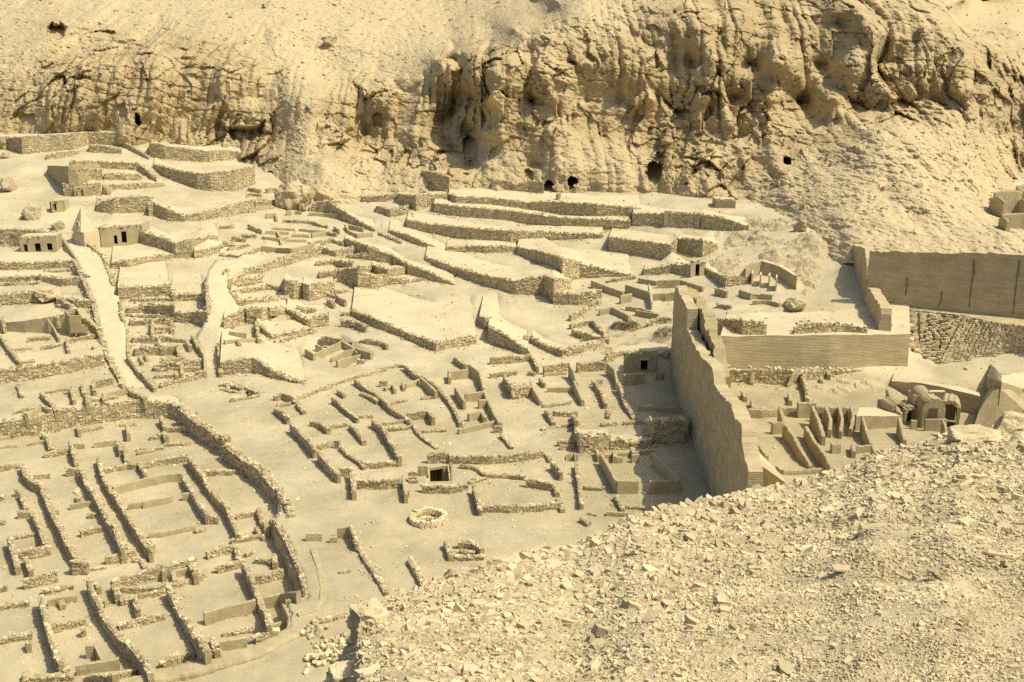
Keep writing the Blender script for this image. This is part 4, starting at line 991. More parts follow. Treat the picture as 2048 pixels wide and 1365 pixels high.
house('scattered low wall stubs between the two paths', [('R4', [(760, 462), (880, 458), (1000, 455)], .35), ('R4', [(735, 552), (860, 556), (1000, 552)], .3), ('R4', [(1012, 402), (1016, 440)], .5), ('R4', [(1002, 592), (1008, 645)], .6), ('R4', [(820, 792), (832, 832)], .5), ('R4', [(1088, 700), (1112, 742)], .7), ('R4', [(900, 905), (1020, 902)], .5), ('R4', [(1030, 880), (1036, 912)], .6), ('R4', [(860, 655), (960, 650)], .35), ('R4', [(940, 815), (1050, 808)], .45)])
house('low wall stubs and kerbs on the terraces left of the first path', [('R4', [(-20, 372), (110, 366), (230, 362)], .3), ('R4', [(240, 742), (380, 722)], .25), ('R4', [(390, 692), (402, 760)], .5), ('R4', [(540, 742), (602, 738)], .4), ('R4', [(200, 690), (292, 684)], .4), ('R4', [(60, 760), (190, 745)], .2), ('R4', [(330, 560), (345, 620)], .6), ('R4', [(10, 480), (170, 470)], .25), ('R4', [(470, 300), (520, 330)], .4), ('R4', [(240, 300), (420, 292)], .2)])
house('low wall stubs right of the second path', [('R4', [(1340, 650), (1440, 662)], .6, mud), ('R4', [(1310, 704), (1500, 690)], .5, mud), ('R4', [(1500, 602), (1512, 690)], .8), ('R4', [(1390, 700), (1402, 722)], .4), ('R4', [(1880, 680), (1990, 692)], .5), ('R4', [(1640, 702), (1850, 642)], .3), ('R4', [(1440, 530), (1560, 522)], .4), ('R4', [(1560, 372), (1640, 400)], .5), ('S2', [(380, 1202), (500, 1222)], .4), ('S2', [(600, 1195), (750, 1210)], .4), ('S2', [(120, 1010), (330, 990)], .3), ('S2', [(870, 1075), (1010, 1060)], .3)])
house('crumbled cells on the slope between the chapel court and the diagonal road', [('S2', [(20, 690), (120, 700)], .5), ('S2', [(90, 650), (200, 660)], .6), ('S2', [(170, 625), (290, 630)], .5), ('S2', [(0, 560), (110, 555)], .5), ('S2', [(60, 735), (230, 700)], .4), ('S2', [(880, 660), (970, 690)], .6), ('S2', [(990, 790), (1160, 770)], .4), ('S2', [(1090, 870), (1190, 885)], .5), ('S2', [(470, 640), (480, 690)], .5, mud), ('S2', [(900, 560), (940, 590)], .8, mud), ('S2', [(985, 545), (1010, 590)], .8, mud)])

def facade(root, name, a, b, h, t, openings, material, depth=2.0, chamber='dark', lintel=None):
    """wall from a to b (world base points) pierced by openings (start, end, sill, head) in metres along it"""
    a, b = np.array(a, float), np.array(b, float); L = np.linalg.norm((b - a)[:2]); d = (b - a) / L; nn = np.array([-d[1], d[0], 0]); up = np.array([0, 0, 1.0])
    org = np.array(root.location); m = MB()
    def blk(mm, s0, s1, z0, z1, y0=0.0, y1=t):
        k = []
        for z in (z0, z1):
            for s, y in ((s0, y0), (s1, y0), (s1, y1), (s0, y1)): k.append(a + d * s + nn * y + up * z - org)
        mm.hexa(k)
    s = 0.0
    for o0, o1, z0, z1 in openings:
        blk(m, s, o0, -.5, h)
        if z0 > 0: blk(m, o0, o1, -.5, z0)
        blk(m, o0, o1, z1, h); s = o1
    blk(m, s, L, -.5, h)
    m.build(name, M[material], root)
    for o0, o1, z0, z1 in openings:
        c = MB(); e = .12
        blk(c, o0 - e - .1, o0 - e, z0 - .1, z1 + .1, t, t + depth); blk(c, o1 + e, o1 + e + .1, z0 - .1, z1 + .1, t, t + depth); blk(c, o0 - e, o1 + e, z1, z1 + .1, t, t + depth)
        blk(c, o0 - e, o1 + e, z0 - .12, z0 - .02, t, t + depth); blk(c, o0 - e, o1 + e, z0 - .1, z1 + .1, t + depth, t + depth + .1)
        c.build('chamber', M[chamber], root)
        if lintel:
            l = MB(); blk(l, o0 - .25, o1 + .25, z1 + .004, z1 + .22, -.07, t * .9); l.build('lintel', M[lintel], root)

# ------------------------------------------------------------------ the houses in the middle of the site
PIT = pline('S4', [(285, 112), (360, 72), (470, 52), (560, 36), (660, 92), (795, 140), (735, 195), (540, 240), (470, 205), (350, 150)], .5)
dig(PIT, dz=-1.0)
house('plaster-lined sunken rooms with wavy partitions on the raised yard', [
    ('S4', [(350, 148), (440, 105), (555, 52)], [.5, 1.0, 1.2], dict(kind='mud', t=.25)), ('S4', [(280, 110), (350, 150)], .9, mud), ('S4', [(358, 75), (410, 92)], .9, mud), ('S4', [(560, 45), (660, 98), (800, 142)], .9, mud), ('S4', [(480, 185), (570, 130), (660, 112)], [.5, .9, .9], dict(kind='mud', t=.25)),
    ('S4', [(525, 205), (640, 170), (740, 150)], .9, dict(kind='mud', t=.25)), ('S4', [(655, 105), (700, 140)], .9, mud), ('S4', [(690, 200), (745, 195)], .5), ('S4', [(620, 55), (760, 30), (890, 50), (925, 80)], .7, dict(s=.3))])
house('rubble house nearest the street corner, its long left wall in shadow', [
    ('S4', [(165, 702), (230, 762), (300, 832), (352, 902)], .95, B(5)), ('S4', [(382, 922), (452, 1002), (545, 1092)], 1.0, B(5)), ('S4', [(545, 1040), (640, 1040)], .9, B(3)), ('S4', [(350, 872), (450, 852), (525, 830)], .5), ('S4', [(555, 872), (622, 932), (722, 1002), (742, 1032)], .45, B(4)), ('S4', [(742, 1002), (880, 1002), (1012, 990)], .55, B(7)),
    ('S4', [(320, 672), (400, 692), (462, 742)], .6), ('S4', [(462, 716), (610, 700)], .3), ('S4', [(632, 700), (702, 772), (742, 832)], .6, B(2)), ('S4', [(690, 636), (812, 636)], .3), ('S4', [(810, 665), (882, 722), (932, 802), (992, 902), (1024, 972)], .85, B(5)), ('S4', [(515, 830), (550, 835)], .8)])
house('house bounded by a line of low stones along the raised yard', [
    ('S4', [(190, 522), (225, 490), (400, 422), (600, 346), (662, 332)], .4, B(5)), ('S4', [(30, 472), (90, 458), (185, 492)], .7), ('S4', [(42, 562), (90, 602), (145, 652)], .75, B(3)), ('S4', [(52, 545), (160, 530)], .35), ('S4', [(215, 530), (268, 598)], .5), ('S4', [(490, 500), (532, 520), (602, 582), (692, 652)], .65, B(3)), ('S4', [(535, 425), (588, 468)], .55)])
house('house with a stepped dividing wall running the depth of the middle block', [
    ('S4', [(672, 350), (742, 402), (852, 472), (912, 532), (962, 582), (1062, 642), (1112, 682), (1172, 772), (1312, 882)], [.7, .7, .6, .7, .6, .5, .45, .35, .25], B(8)), ('S4', [(712, 450), (762, 470), (855, 518)], .4), ('S4', [(662, 332), (800, 290), (1000, 228), (1062, 236)], .4, B(5)), ('S4', [(890, 692), (1062, 666)], .35), ('S4', [(890, 738), (1000, 732), (1112, 715)], .35), ('S4', [(1172, 752), (1392, 740)], .3),
    ('S4', [(1080, 618), (1250, 600)], .8, dict(s=.22)), ('S4', [(1252, 602), (1286, 660)], .8), ('S4', [(930, 538), (1082, 506)], .25), ('S4', [(1190, 492), (1302, 482)], .3)])
house('house with a plastered room and a small heap of stones inside', [
    ('S4', [(1062, 236), (1122, 292), (1190, 332)], .7, B(3)), ('S4', [(1186, 332), (1240, 380), (1308, 442)], 1.0, mud), ('S4', [(1200, 325), (1290, 378), (1352, 442), (1402, 502), (1452, 572), (1502, 690)], .6, B(5)), ('S4', [(860, 370), (925, 365)], .6), ('S4', [(900, 422), (960, 396)], .35), ('S4', [(970, 390), (985, 430)], .6, mud), ('S4', [(1042, 366), (1056, 416)], .5, mud), ('S4', [(1062, 388), (1182, 345)], .6, mud)])
house('row of mud-plastered cells with sharp upright partitions', [
    ('S4', [(1405, 290), (1555, 270)], 1.1, mud), ('S4', [(1408, 282), (1414, 335)], .9, mud), ('S4', [(1570, 232), (1650, 292), (1682, 420)], [1.4, 1.2, 1.0], mud), ('S4', [(1450, 170), (1552, 242)], .7), ('S4', [(1462, 412), (1532, 522)], 1.0, mud), ('S4', [(1532, 462), (1692, 442)], 1.0, mud),
    ('S4', [(1686, 432), (1722, 522), (1772, 622), (1812, 692)], .9, mud), ('S4', [(1640, 512), (1702, 505)], 1.0, mud), ('S4', [(1560, 620), (1662, 596)], .9, mud), ('S4', [(1664, 600), (1692, 650)], .8, mud), ('S4', [(1482, 740), (1600, 712), (1782, 672)], .6, mud), ('S4', [(1762, 722), (1832, 720)], .7), ('S4', [(1822, 782), (1905, 872)], .4, B(4))])
house('rubble front room with built steps beside the open shaft', [
    ('R8', [(68, 122), (82, 250)], .9, B(4)), ('R8', [(100, 182), (220, 185), (352, 172)], .85, B(7)), ('R8', [(368, 152), (386, 265)], .9, mud), ('R8', [(455, 92), (512, 92)], 1.0, dict(t=.8, kind='mud')), ('R8', [(480, 205), (620, 212), (745, 196)], .8, B(6)), ('R8', [(510, 32), (640, 26)], .9), ('R8', [(640, 42), (850, 46), (1000, 32), (1185, 10)], .75, B(10)),
    ('R8', [(400, 140), (452, 140)], .8, dict(t=.3)), ('R8', [(400, 160), (455, 160)], .55, dict(t=.3)), ('R8', [(400, 180), (458, 180)], .3, dict(t=.3)), ('R8', [(360, 250), (405, 250)], .5)])
house('open court with a stone front wall right of the shaft', [
    ('R8', [(782, 212), (820, 340)], .85, B(4)), ('R8', [(822, 326), (950, 332), (1100, 325), (1285, 312)], .65, B(9)), ('R8', [(700, 92), (800, 102), (852, 150), (980, 150), (1085, 160)], .35, B(5)), ('R8', [(750, 190), (855, 168)], .3), ('R8', [(1090, 178), (1245, 202)], .7, B(3)), ('R8', [(1240, 72), (1295, 135)], .85, B(2)), ('R8', [(1200, 20), (1232, 60)], .4), ('R8', [(1250, 205), (1272, 262)], .4), ('R8', [(1270, 292), (1305, 352)], .4)])
house('straggling line of stones beside the mud compound', [('R8', [(1382, 82), (1400, 200), (1412, 320)], .6, B(8)), ('R8', [(1420, 216), (1540, 226)], .3), ('R8', [(1558, 366), (1690, 372)], .35, mud), ('R8', [(1610, 270), (1655, 352)], .4), ('R8', [(1670, 326), (1782, 336)], .3), ('R8', [(1410, 400), (1460, 430)], .4), ('R8', [(1450, 370), (1500, 378)], .2)])
house('square mud-walled compound with a doorway, left of the tall broken wall', [
    ('S5', [(872, 930), (932, 1032), (996, 1150)], 1.2, dict(kind='mud', t=.3)), ('S5', [(1002, 1150), (1166, 1146)], 1.25, dict(kind='mud', t=.3)), ('S5', [(1256, 1150), (1380, 1146), (1505, 1136)], 1.25, dict(kind='mud', t=.3)), ('S5', [(1290, 935), (1400, 1040), (1502, 1136)], 1.25, dict(kind='mud', t=.3)),
    ('S5', [(890, 940), (1100, 920), (1295, 902)], .45, mud), ('S5', [(980, 962), (1042, 956)], .6, mud), ('S5', [(1116, 942), (1172, 936)], .8, mud), ('S5', [(1268, 936), (1312, 930)], .6, mud), ('S5', [(980, 910), (985, 960)], .7, mud), ('S5', [(1115, 890), (1135, 930)], .7, mud), ('S5', [(835, 895), (860, 950)], .7, mud)], 'mud_compound', 'ruin')
T('stone-faced house platform with a dark left corner', 'S5', [(665, 762, 862), (702, 802, 936), (850, 800, 930), (935, 795, 905)], 4.5)
T('stone-faced bench behind the mud compound', 'S5', [(940, 838, 905), (1100, 836, 898), (1272, 826, 882)], 4.5)
T('deeply shadowed stone wall beneath the tall broken wall', 'S5', [(1228, 692, 790), (1285, 690, 862), (1400, 680, 860), (1525, 672, 850)], 4)
T('solid rubble bench with a shaded end in the middle block', 'S5', [(110, 342, 398), (172, 416, 512), (332, 402, 490)], 4)
house('fin-walled rooms beyond the middle block, below the chapel door', [
    ('S5', [(420, 252), (520, 238), (622, 222)], 1.0, B(4)), ('S5', [(625, 232), (660, 292), (684, 375)], [1.7, 1.3, .8], mud), ('S5', [(662, 362), (732, 512)], [1.4, .8], mud), ('S5', [(682, 228), (800, 218), (912, 210)], 1.1, dict(s=.24)), ('S5', [(922, 222), (982, 272), (1002, 382)], [1.5, 1.2, .9], mud), ('S5', [(425, 302), (600, 290)], .4, mud), ('S5', [(332, 402), (400, 522)], [1.2, .6], mud),
    ('S5', [(452, 412), (652, 412)], .65, mud), ('S5', [(392, 342), (432, 382)], .6), ('S5', [(800, 356), (885, 350)], .6, mud), ('S5', [(820, 362), (870, 432), (912, 532)], .75, B(3)), ('S5', [(1012, 382), (1042, 442), (1062, 532), (1132, 652)], [1.0, .9, .6, .3], B(3)), ('S5', [(1052, 312), (1222, 296)], 1.35, dict(kind='mud', t=.4)), ('S5', [(1300, 302), (1372, 290)], .9, mud)])
house('small low rooms in front of the fin walls', [('S5', [(412, 556), (642, 522)], .3), ('S5', [(440, 582), (502, 682)], .6), ('S5', [(492, 602), (692, 612)], .55, B(4)), ('S5', [(650, 622), (682, 682)], .6), ('S5', [(402, 736), (652, 692)], .25), ('S5', [(872, 692), (1002, 684)], .4), ('S5', [(1052, 682), (1222, 672)], .4), ('S5', [(1160, 556), (1480, 576)], .6, mud), ('S5', [(940, 572), (930, 642)], .35), ('S5', [(0, 310), (210, 285)], .5, B(4)), ('S5', [(0, 180), (150, 172), (300, 152)], .9, B(5)), ('S5', [(530, 832), (660, 832)], .6), ('S5', [(550, 872), (660, 870)], .4), ('S5', [(305, 150), (345, 185), (375, 260)], .7, B(3)), ('S5', [(300, 290), (355, 300)], .4)])
house('half-fallen plastered rooms between the dark diagonal wall and the broken temple wall', [
    ('S3', [(170, 712), (300, 762), (420, 802)], 1.0, mud), ('S3', [(440, 745), (540, 775), (640, 808)], 1.2, mud), ('S3', [(540, 692), (690, 718)], .7, mud), ('S3', [(690, 712), (865, 705)], 1.2, mud), ('S3', [(870, 708), (950, 732), (1050, 762)], .8, mud), ('S3', [(396, 835), (486, 812)], 1.2, mud), ('S3', [(622, 745), (645, 880)], 1.2, dict(kind='plaster', t=.25)),
    ('S3', [(650, 818), (760, 812)], 1.0, mud), ('S3', [(762, 812), (870, 800)], 1.2, mud), ('S3', [(230, 940), (330, 920), (470, 990)], .9, mud), ('S3', [(440, 915), (560, 930), (700, 975)], .6, mud), ('S3', [(520, 945), (700, 978)], .8, mud), ('S3', [(290, 705), (400, 690), (520, 675)], .5, dict(s=.3))])
house('rounded rubble enclosure with bright capstones below the plastered rooms', [('S3', [(0, 990), (60, 965), (130, 900), (240, 870)], .8, dict(s=.34, big=6)), ('S3', [(0, 1060), (120, 1030), (170, 1025), (230, 1080), (300, 1150)], .7, dict(s=.3)), ('S3', [(20, 1100), (150, 1135), (310, 1170)], .8, dict(s=.3)), ('S3', [(610, 1040), (700, 1010), (800, 1000)], .7, dict(s=.3, big=4)), ('S3', [(300, 1300), (420, 1275), (780, 1285)], .5, dict(s=.3))])
house('cluster of little mud partitions above the curved stone wall', [
    ('S2', [(270, 405), (420, 400)], .6, mud), ('S2', [(225, 432), (280, 430)], .6, mud), ('S2', [(360, 462), (440, 460)], .9, mud), ('S2', [(440, 460), (445, 500)], .7, mud), ('S2', [(520, 440), (560, 440)], .9, mud), ('S2', [(700, 455), (820, 460), (930, 465)], .6, mud), ('S2', [(500, 512), (700, 520), (850, 560)], .5), ('S2', [(415, 570), (590, 580)], .4, mud),
    ('S2', [(620, 580), (740, 592), (830, 596)], .5, mud), ('S2', [(355, 595), (540, 605)], .6, mud), ('S2', [(450, 600), (470, 640)], .6, mud), ('S2', [(568, 622), (700, 628)], .6, mud), ('S2', [(720, 618), (830, 600)], .8, mud), ('S2', [(330, 640), (450, 655), (540, 645)], .6, mud), ('S2', [(520, 665), (680, 668)], .5, mud), ('S2', [(220, 550), (330, 590)], .8, dict(s=.3)),
    ('S2', [(330, 715), (450, 730), (560, 735), (740, 700)], .8, mud), ('S2', [(835, 605), (920, 620)], .6), ('S2', [(1010, 595), (1080, 622), (1200, 610)], .8, mud), ('S2', [(1015, 550), (1130, 575)], .8, mud), ('S2', [(590, 440), (640, 445)], .6, mud), ('S2', [(700, 690), (880, 660)], .6, dict(s=.3))])
house('small ruined cells under the banded rock knoll', [('S2', [(830, 160), (910, 185)], .8), ('S2', [(890, 205), (940, 215)], .8, mud), ('S2', [(890, 250), (960, 255)], .8), ('S2', [(735, 290), (890, 310)], .7), ('S2', [(800, 325), (910, 345)], .5), ('S2', [(220, 250), (320, 275)], .8), ('S2', [(210, 305), (330, 315)], .4), ('S2', [(270, 365), (300, 345), (450, 360)], .6), ('S2', [(360, 265), (440, 255)], .9)])
house('stone cells beside the flat platform, open to its left', [('S2', [(845, 1135), (900, 1170)], .8), ('S2', [(910, 1105), (990, 1150)], .9), ('S2', [(850, 1090), (910, 1110)], .5), ('S2', [(640, 1215), (760, 1210)], .5), ('S2', [(950, 1300), (1060, 1310), (1150, 1350)], .9, dict(s=.32)), ('S2', [(965, 1235), (1035, 1225)], .6)])

# ------------------------------------------------------------------ round well head and stone settings on the street
def well():
    c = at_z(*px('R8', 517, 425), 0); c = np.array([c[0], c[1], float(ground(c[0], c[1]))])
    e = at_z(*px('R8', 628, 425), 0); rad = abs(e[0] - c[0]) * .86
    root = thing('well_head', 'round ring of pale stones around a sunken well on the street', 'well', c)
    for ring, (r, n, z, s) in enumerate([(rad, 20, .18, .62), (rad * 1.0, 19, .34, .58), (rad * .8, 15, -.3, .6), (rad * .78, 15, -.75, .6), (rad * .76, 14, -1.2, .6)]):
        for k in range(n):
            a = 2 * math.pi * (k + .5 * (ring % 2)) / n + random.uniform(-.05, .05)
            loose(root, (math.cos(a) * r, math.sin(a) * r * 1.0, z + random.uniform(-.05, .05)), (2 * math.pi * r / n * 1.02, s * .9, random.uniform(.34, .46)), a + math.pi / 2)
    poly = [(c[0] + math.cos(a) * rad * .8, c[1] + math.sin(a) * rad * .8) for a in np.linspace(0, 6.28, 24)[:-1]]
    dig(poly, dz=-1.4)
well()
house('oval setting of stones nearest the spoil slope', [('R8', [(618, 540), (632, 580), (648, 625)], .5, B(5)), ('R8', [(648, 628), (740, 625), (832, 622)], .35, B(6)), ('R8', [(690, 545), (760, 545), (800, 560), (832, 590)], .5, B(6)), ('R8', [(700, 590), (790, 600)], .25)], 'stone_setting', 'ruin')
house('small stone box pits side by side on the broad street', [('R4', [(1282, 958), (1330, 955), (1410, 978)], .3, B(4)), ('R4', [(1330, 955), (1335, 990)], .3), ('R4', [(1440, 975), (1515, 1010)], .3, B(3)), ('R4', [(1345, 1050), (1450, 1035), (1520, 1015)], .3, B(4)), ('R4', [(1290, 985), (1400, 1005)], .2)], 'stone_setting', 'ruin')
dig(pline('R4', [(1310, 965), (1400, 980), (1395, 1000), (1330, 1000)]), dz=-1.0); dig(pline('R4', [(1370, 1040), (1450, 990), (1510, 1015), (1440, 1040)]), dz=-1.0)
house('roofless square cell against the outside of the enclosure bank', [('R7', [(1785, 492), (1880, 490)], .7, mud), ('R7', [(1970, 458), (2046, 452)], .9, mud), ('R8', [(62, 455), (100, 540)], .9, B(3)), ('R7', [(1925, 515), (1970, 512)], .5, mud), ('R8', [(102, 545), (132, 612), (172, 672), (222, 742), (272, 832)], .28, B(8)), ('R8', [(408, 640), (440, 692), (492, 790)], .45, B(4)), ('R7', [(1820, 1008), (1930, 988), (2046, 955)], .2, B(4)), ('R7', [(1985, 715), (2046, 712)], .2)])
def shaft(label, tg, quad, depth, lip=.03, name='tomb_shaft', tunnel=False):
    q = np.array([at_z(*px(tg, *p), 0.0) for p in quad]); c = q.mean(0); z = float(ground(c[0], c[1]))
    root = thing(name, label, 'shaft', [c[0], c[1], z])
    dig([c[:2] + (p[:2] - c[:2]) * 1.04 for p in q], dz=-depth)
    for i in range(4):
        a, b = q[i] - c, q[(i + 1) % 4] - c; m = MB(); o = 1.16
        if tunnel and i == 2: continue
        m.hexa([[a[0], a[1], -depth - .3], [b[0], b[1], -depth - .3], [b[0] * o, b[1] * o, -depth - .3], [a[0] * o, a[1] * o, -depth - .3], [a[0], a[1], lip], [b[0], b[1], lip], [b[0] * o, b[1] * o, lip], [a[0] * o, a[1] * o, lip]])
        m.build('lining', M['mud'], root)
    if tunnel:
        dig([q[3][:2] + [-.2, -.3], q[2][:2] + [.2, -.3], q[2][:2] + [.2, 2.2], q[3][:2] + [-.2, 2.2]], dz=-depth)
        a, b = q[3].copy(), q[2].copy(); a[2] = b[2] = z - depth; L = np.linalg.norm(b - a)
        facade(root, 'lining', a, b, depth + lip, .4, [(.04 * L, .78 * L, 0, depth - .22)], 'mud', 2.6)
        m = MB(); m.box((((a + b) / 2 - c)[0], ((a + b) / 2 - c)[1] + 1.6, -.28), (L + 1.4, 2.4, .27), math.atan2(b[1] - a[1], b[0] - a[0])); m.build('cover', M['sand'], root)
shaft('deep dark square shaft opening in the front room of the middle block', 'R8', [(528, 195), (640, 192), (628, 100), (522, 118)], 6, tunnel=True)
shaft('small square pit beside the stone-faced house platform', 'S5', [(605, 1002), (672, 1002), (660, 930), (600, 950)], 2.5)
shaft('plastered square pit left of the first path', 'R4', [(430, 772), (490, 770), (470, 728), (405, 740)], 2.0)

# ------------------------------------------------------------------ temple precinct: tall mud-brick walls on the right
def slab_px(root, name, tg, top, A, Bp, t, material, base, ragged=.12, both=True, foot=None, steps=.3, clip=False):
    """upright wall standing on the line A-B (world x, y); top: its skyline in the photograph, far to near or left to right"""
    A, Bp = np.array(A, float), np.array(Bp, float); d = Bp - A; L = np.linalg.norm(d); d /= L; nn = np.array([-d[1], d[0]])
    S, Z = [], []
    for x, y in top:
        dx, dy, dz = ray(*px(tg, x, y))
        # sight line (dx t, dy t) meets A + s d
        M2 = np.array([[dx, -d[0]], [dy, -d[1]]]); t_, s_ = np.linalg.solve(M2, A)
        S.append(s_); Z.append(CAM_H + dz * t_)
    S, Z = np.array(S), np.array(Z); o = np.argsort(S, kind='stable'); S, Z = S[o], Z[o]
    S = np.clip(S, -1e3, L if clip else 1e3)
    n = max(2, int((S[-1] - S[0]) / steps)); s = np.linspace(S[0], S[-1], n)
    z = np.interp(s, S, Z) + ragged * fbm(s / 1.1, 0 * s, 0, 4, int(abs(A[0]) * 7), .65) 
    zb = np.full(n, base) if foot is None else np.interp(s, *foot)
    org = np.array([*(A + d * s[0]), zb[0]])
    rows = 15; vs = []
    for f in np.linspace(0, 1, rows):
        for sd in (0, 1):
            w = (sd - .5) * t * (1 - .25 * f) + ragged * .6 * fbm(s / 1.3, 0 * s + f * 7, sd * 5, 4, 8, .6)
            xy = A + d * s[:, None] + nn * w[:, None]
            vs.append(np.c_[xy, zb - .4 + (z - zb + .4) * f])
    V = np.stack(vs, 0).reshape(rows, 2, n, 3); idx = np.arange(rows * 2 * n).reshape(rows, 2, n); q = []
    for r in range(rows - 1):
        q.append(np.stack([idx[r, 0, :-1], idx[r, 0, 1:], idx[r + 1, 0, 1:], idx[r + 1, 0, :-1]], -1)); q.append(np.stack([idx[r, 1, 1:], idx[r, 1, :-1], idx[r + 1, 1, :-1], idx[r + 1, 1, 1:]], -1))
        for e in (0, n - 1): q.append(np.array([[idx[r, 0, e], idx[r, 1, e], idx[r + 1, 1, e], idx[r + 1, 0, e]]]))
    q.append(np.stack([idx[-1, 0, :-1], idx[-1, 0, 1:], idx[-1, 1, 1:], idx[-1, 1, :-1]], -1))
    m = MB(); m.add(V.reshape(-1, 3), np.concatenate(q))
    ob = m.build(name, M[material], root, False, np.array(root.location))
    return ob, A + d * S[0], A + d * S[-1]
# eroded banks of earth around the court
def roughen(tg, poly, amp, wl, z):
    pl = pline(tg, poly, z); s_, X, Y = window(pl); m_ = inside(pl, X, Y) & ~TM[s_]
    n_ = amp * (fbm(X / wl, Y / wl, 0, 4, 91, .6) + .6 * np.abs(noise3(X / wl * 1.7, Y / wl * .6, 0, 95)))
    for A_ in (GH, GB):
        a_ = A_[s_]; a_[m_] += n_[m_]
def bank(label, tg, poly, amp, wl, z, lift=.25, sd=1):
    """worn earth and rock ledges standing out of the sand"""
    pl = np.array(pline(tg, poly, z)); x0, x1, y0, y1 = pl[:, 0].min(), pl[:, 0].max(), pl[:, 1].min(), pl[:, 1].max(); st = .2
    X, Y = np.meshgrid(np.arange(x0, x1, st), np.arange(y0, y1, st)); m_ = inside(pl, X, Y)
    d_ = np.full(X.shape, 1e9)
    for i in range(len(pl)):
        a_, b_ = pl[i, :2], pl[(i + 1) % len(pl), :2]; e = b_ - a_; t_ = np.clip(((X - a_[0]) * e[0] + (Y - a_[1]) * e[1]) / (e @ e), 0, 1)
        d_ = np.minimum(d_, np.hypot(X - a_[0] - t_ * e[0], Y - a_[1] - t_ * e[1]))
    f_ = np.clip(d_ / 3.0, 0, 1)
    n_ = fbm(X / wl, Y / wl, 0, 5, 91 + sd, .58) + .7 * (1 - 2 * np.abs(noise3(X / wl * .8, Y / wl * .5, 0, 95 + sd)))
    cvv, ed = cells(X / 1.6, Y / 1.3, 0 * X, 99 + sd, 1.2); hgt_ = lift + amp * n_
    hgt_ = hgt_ + .35 * (cvv - .5)
    Z = ground(X, Y) + hgt_ * f_ - .35 * (1 - f_) - .1
    ok = m_[:-1, :-1] & m_[1:, :-1] & m_[:-1, 1:] & m_[1:, 1:]; nc = X.shape[1]; k = (np.arange(X.shape[0] - 1)[:, None] * nc + np.arange(nc - 1)[None])[ok]
    org = np.array([pl[:, 0].mean(), pl[:, 1].mean(), z])
    o = obj('earth_bank', mesh_np('earth_bank', np.stack([X, Y, Z], -1).reshape(-1, 3) - org, np.stack([k, k + 1, k + nc + 1, k + nc], -1), None, M['scree'])); o.location = org
    return tag(o, label, 'bank', None, 'thing')
bank('eroded ledges of earth and rock between the stepped terraces and the high brick wall', 'S3', [(1010, 500), (1180, 430), (1300, 360), (1600, 330), (2100, 330), (2120, 560), (2000, 700), (1830, 770), (1760, 690), (1640, 610), (1500, 560), (1380, 600), (1230, 670), (1080, 600)], .7, 5.0, 7.0)
bank('rough earth slope along the foot of the court wall', 'R6', [(270, 935), (600, 930), (1000, 895), (1300, 870), (1340, 960), (1000, 1010), (700, 1030), (400, 1000)], .28, 3.0, -.3, .15, 7)
bank('scrubby broken ground below the plastered rooms', 'S3', [(60, 1190), (300, 1050), (560, 1010), (800, 1060), (790, 1250), (400, 1270), (200, 1300)], .22, 3.0, 1.2, .1, 11)
# court behind the low front wall
T('broad mud-brick terrace wall fronting the temple court', 'R6', [(262, 682, 905), (500, 680, 890), (900, 676, 882), (1366, 668, 862)], 14, kind='brick', cat='temple wall', name='temple_wall', top='terrace', lip=False)
T('rough rubble footing along the base of the court wall', 'R6', [(262, 878, 945), (450, 880, 955), (680, 882, 965), (900, 880, 912), (1100, 872, 885)], 1.2)
T('rubble wall along the back of the court terrace, left part', 'R6', [(255, 590, 672), (400, 588, 670), (540, 612, 672)], 5)
T('rubble wall along the back of the court terrace, right part', 'R6', [(700, 640, 668), (760, 608, 664), (1000, 612, 664), (1130, 640, 664)], 5)
x0, y0, _ = at_z(1345, 752, 0.0); x1, y1, _ = at_z(1428, 1010, 0.0)
r = thing('temple_wall', 'tall broken mud-brick wall rising to a jagged peak, shaded on its left face', 'temple wall', [x0, y0, 0])
slab_px(r, 'wall', 'R6', [(30, 400), (48, 390), (66, 440), (112, 520), (108, 640), (104, 715), (180, 790), (262, 862), (268, 960), (320, 1030), (372, 1082), (400, 1150), (432, 1185), (440, 1230), (447, 1300), (458, 1390), (475, 1470)], (x0 + .6, y0), (x1 + .6, y1), 1.5, 'brick', 0.0, .11)
slab_px(r, 'broken_core', 'R6', [(60, 395), (98, 398), (130, 450), (165, 490), (205, 560), (230, 660), (268, 760), (275, 830), (300, 930)], (x0 + 2.0, y0 + 1.2), (x1 + 2.0, y1), 1.4, 'core', 0.0, .3)
lb = at_z(*px('R6', 1340, 668), 4.2)
ax, ay = lb[0] - .3, lb[1] + .4
r = thing('temple_wall', 'dark side wall of the temple court, high behind and sloping down to the front', 'temple wall', [46.6, 132.0, 3.0])
slab_px(r, 'wall', 'P', [(1706, 515), (1713, 491), (1738, 496), (1744, 530), (1742, 568), (1756, 590), (1768, 608), (1782, 632), (1790, 652), (1797, 668)], (52.6, 166), (46.6 + (ay + 1.0 - 132.0) * .176, ay + 1.0), 1.7, 'brick', 3.0, .15, clip=True)
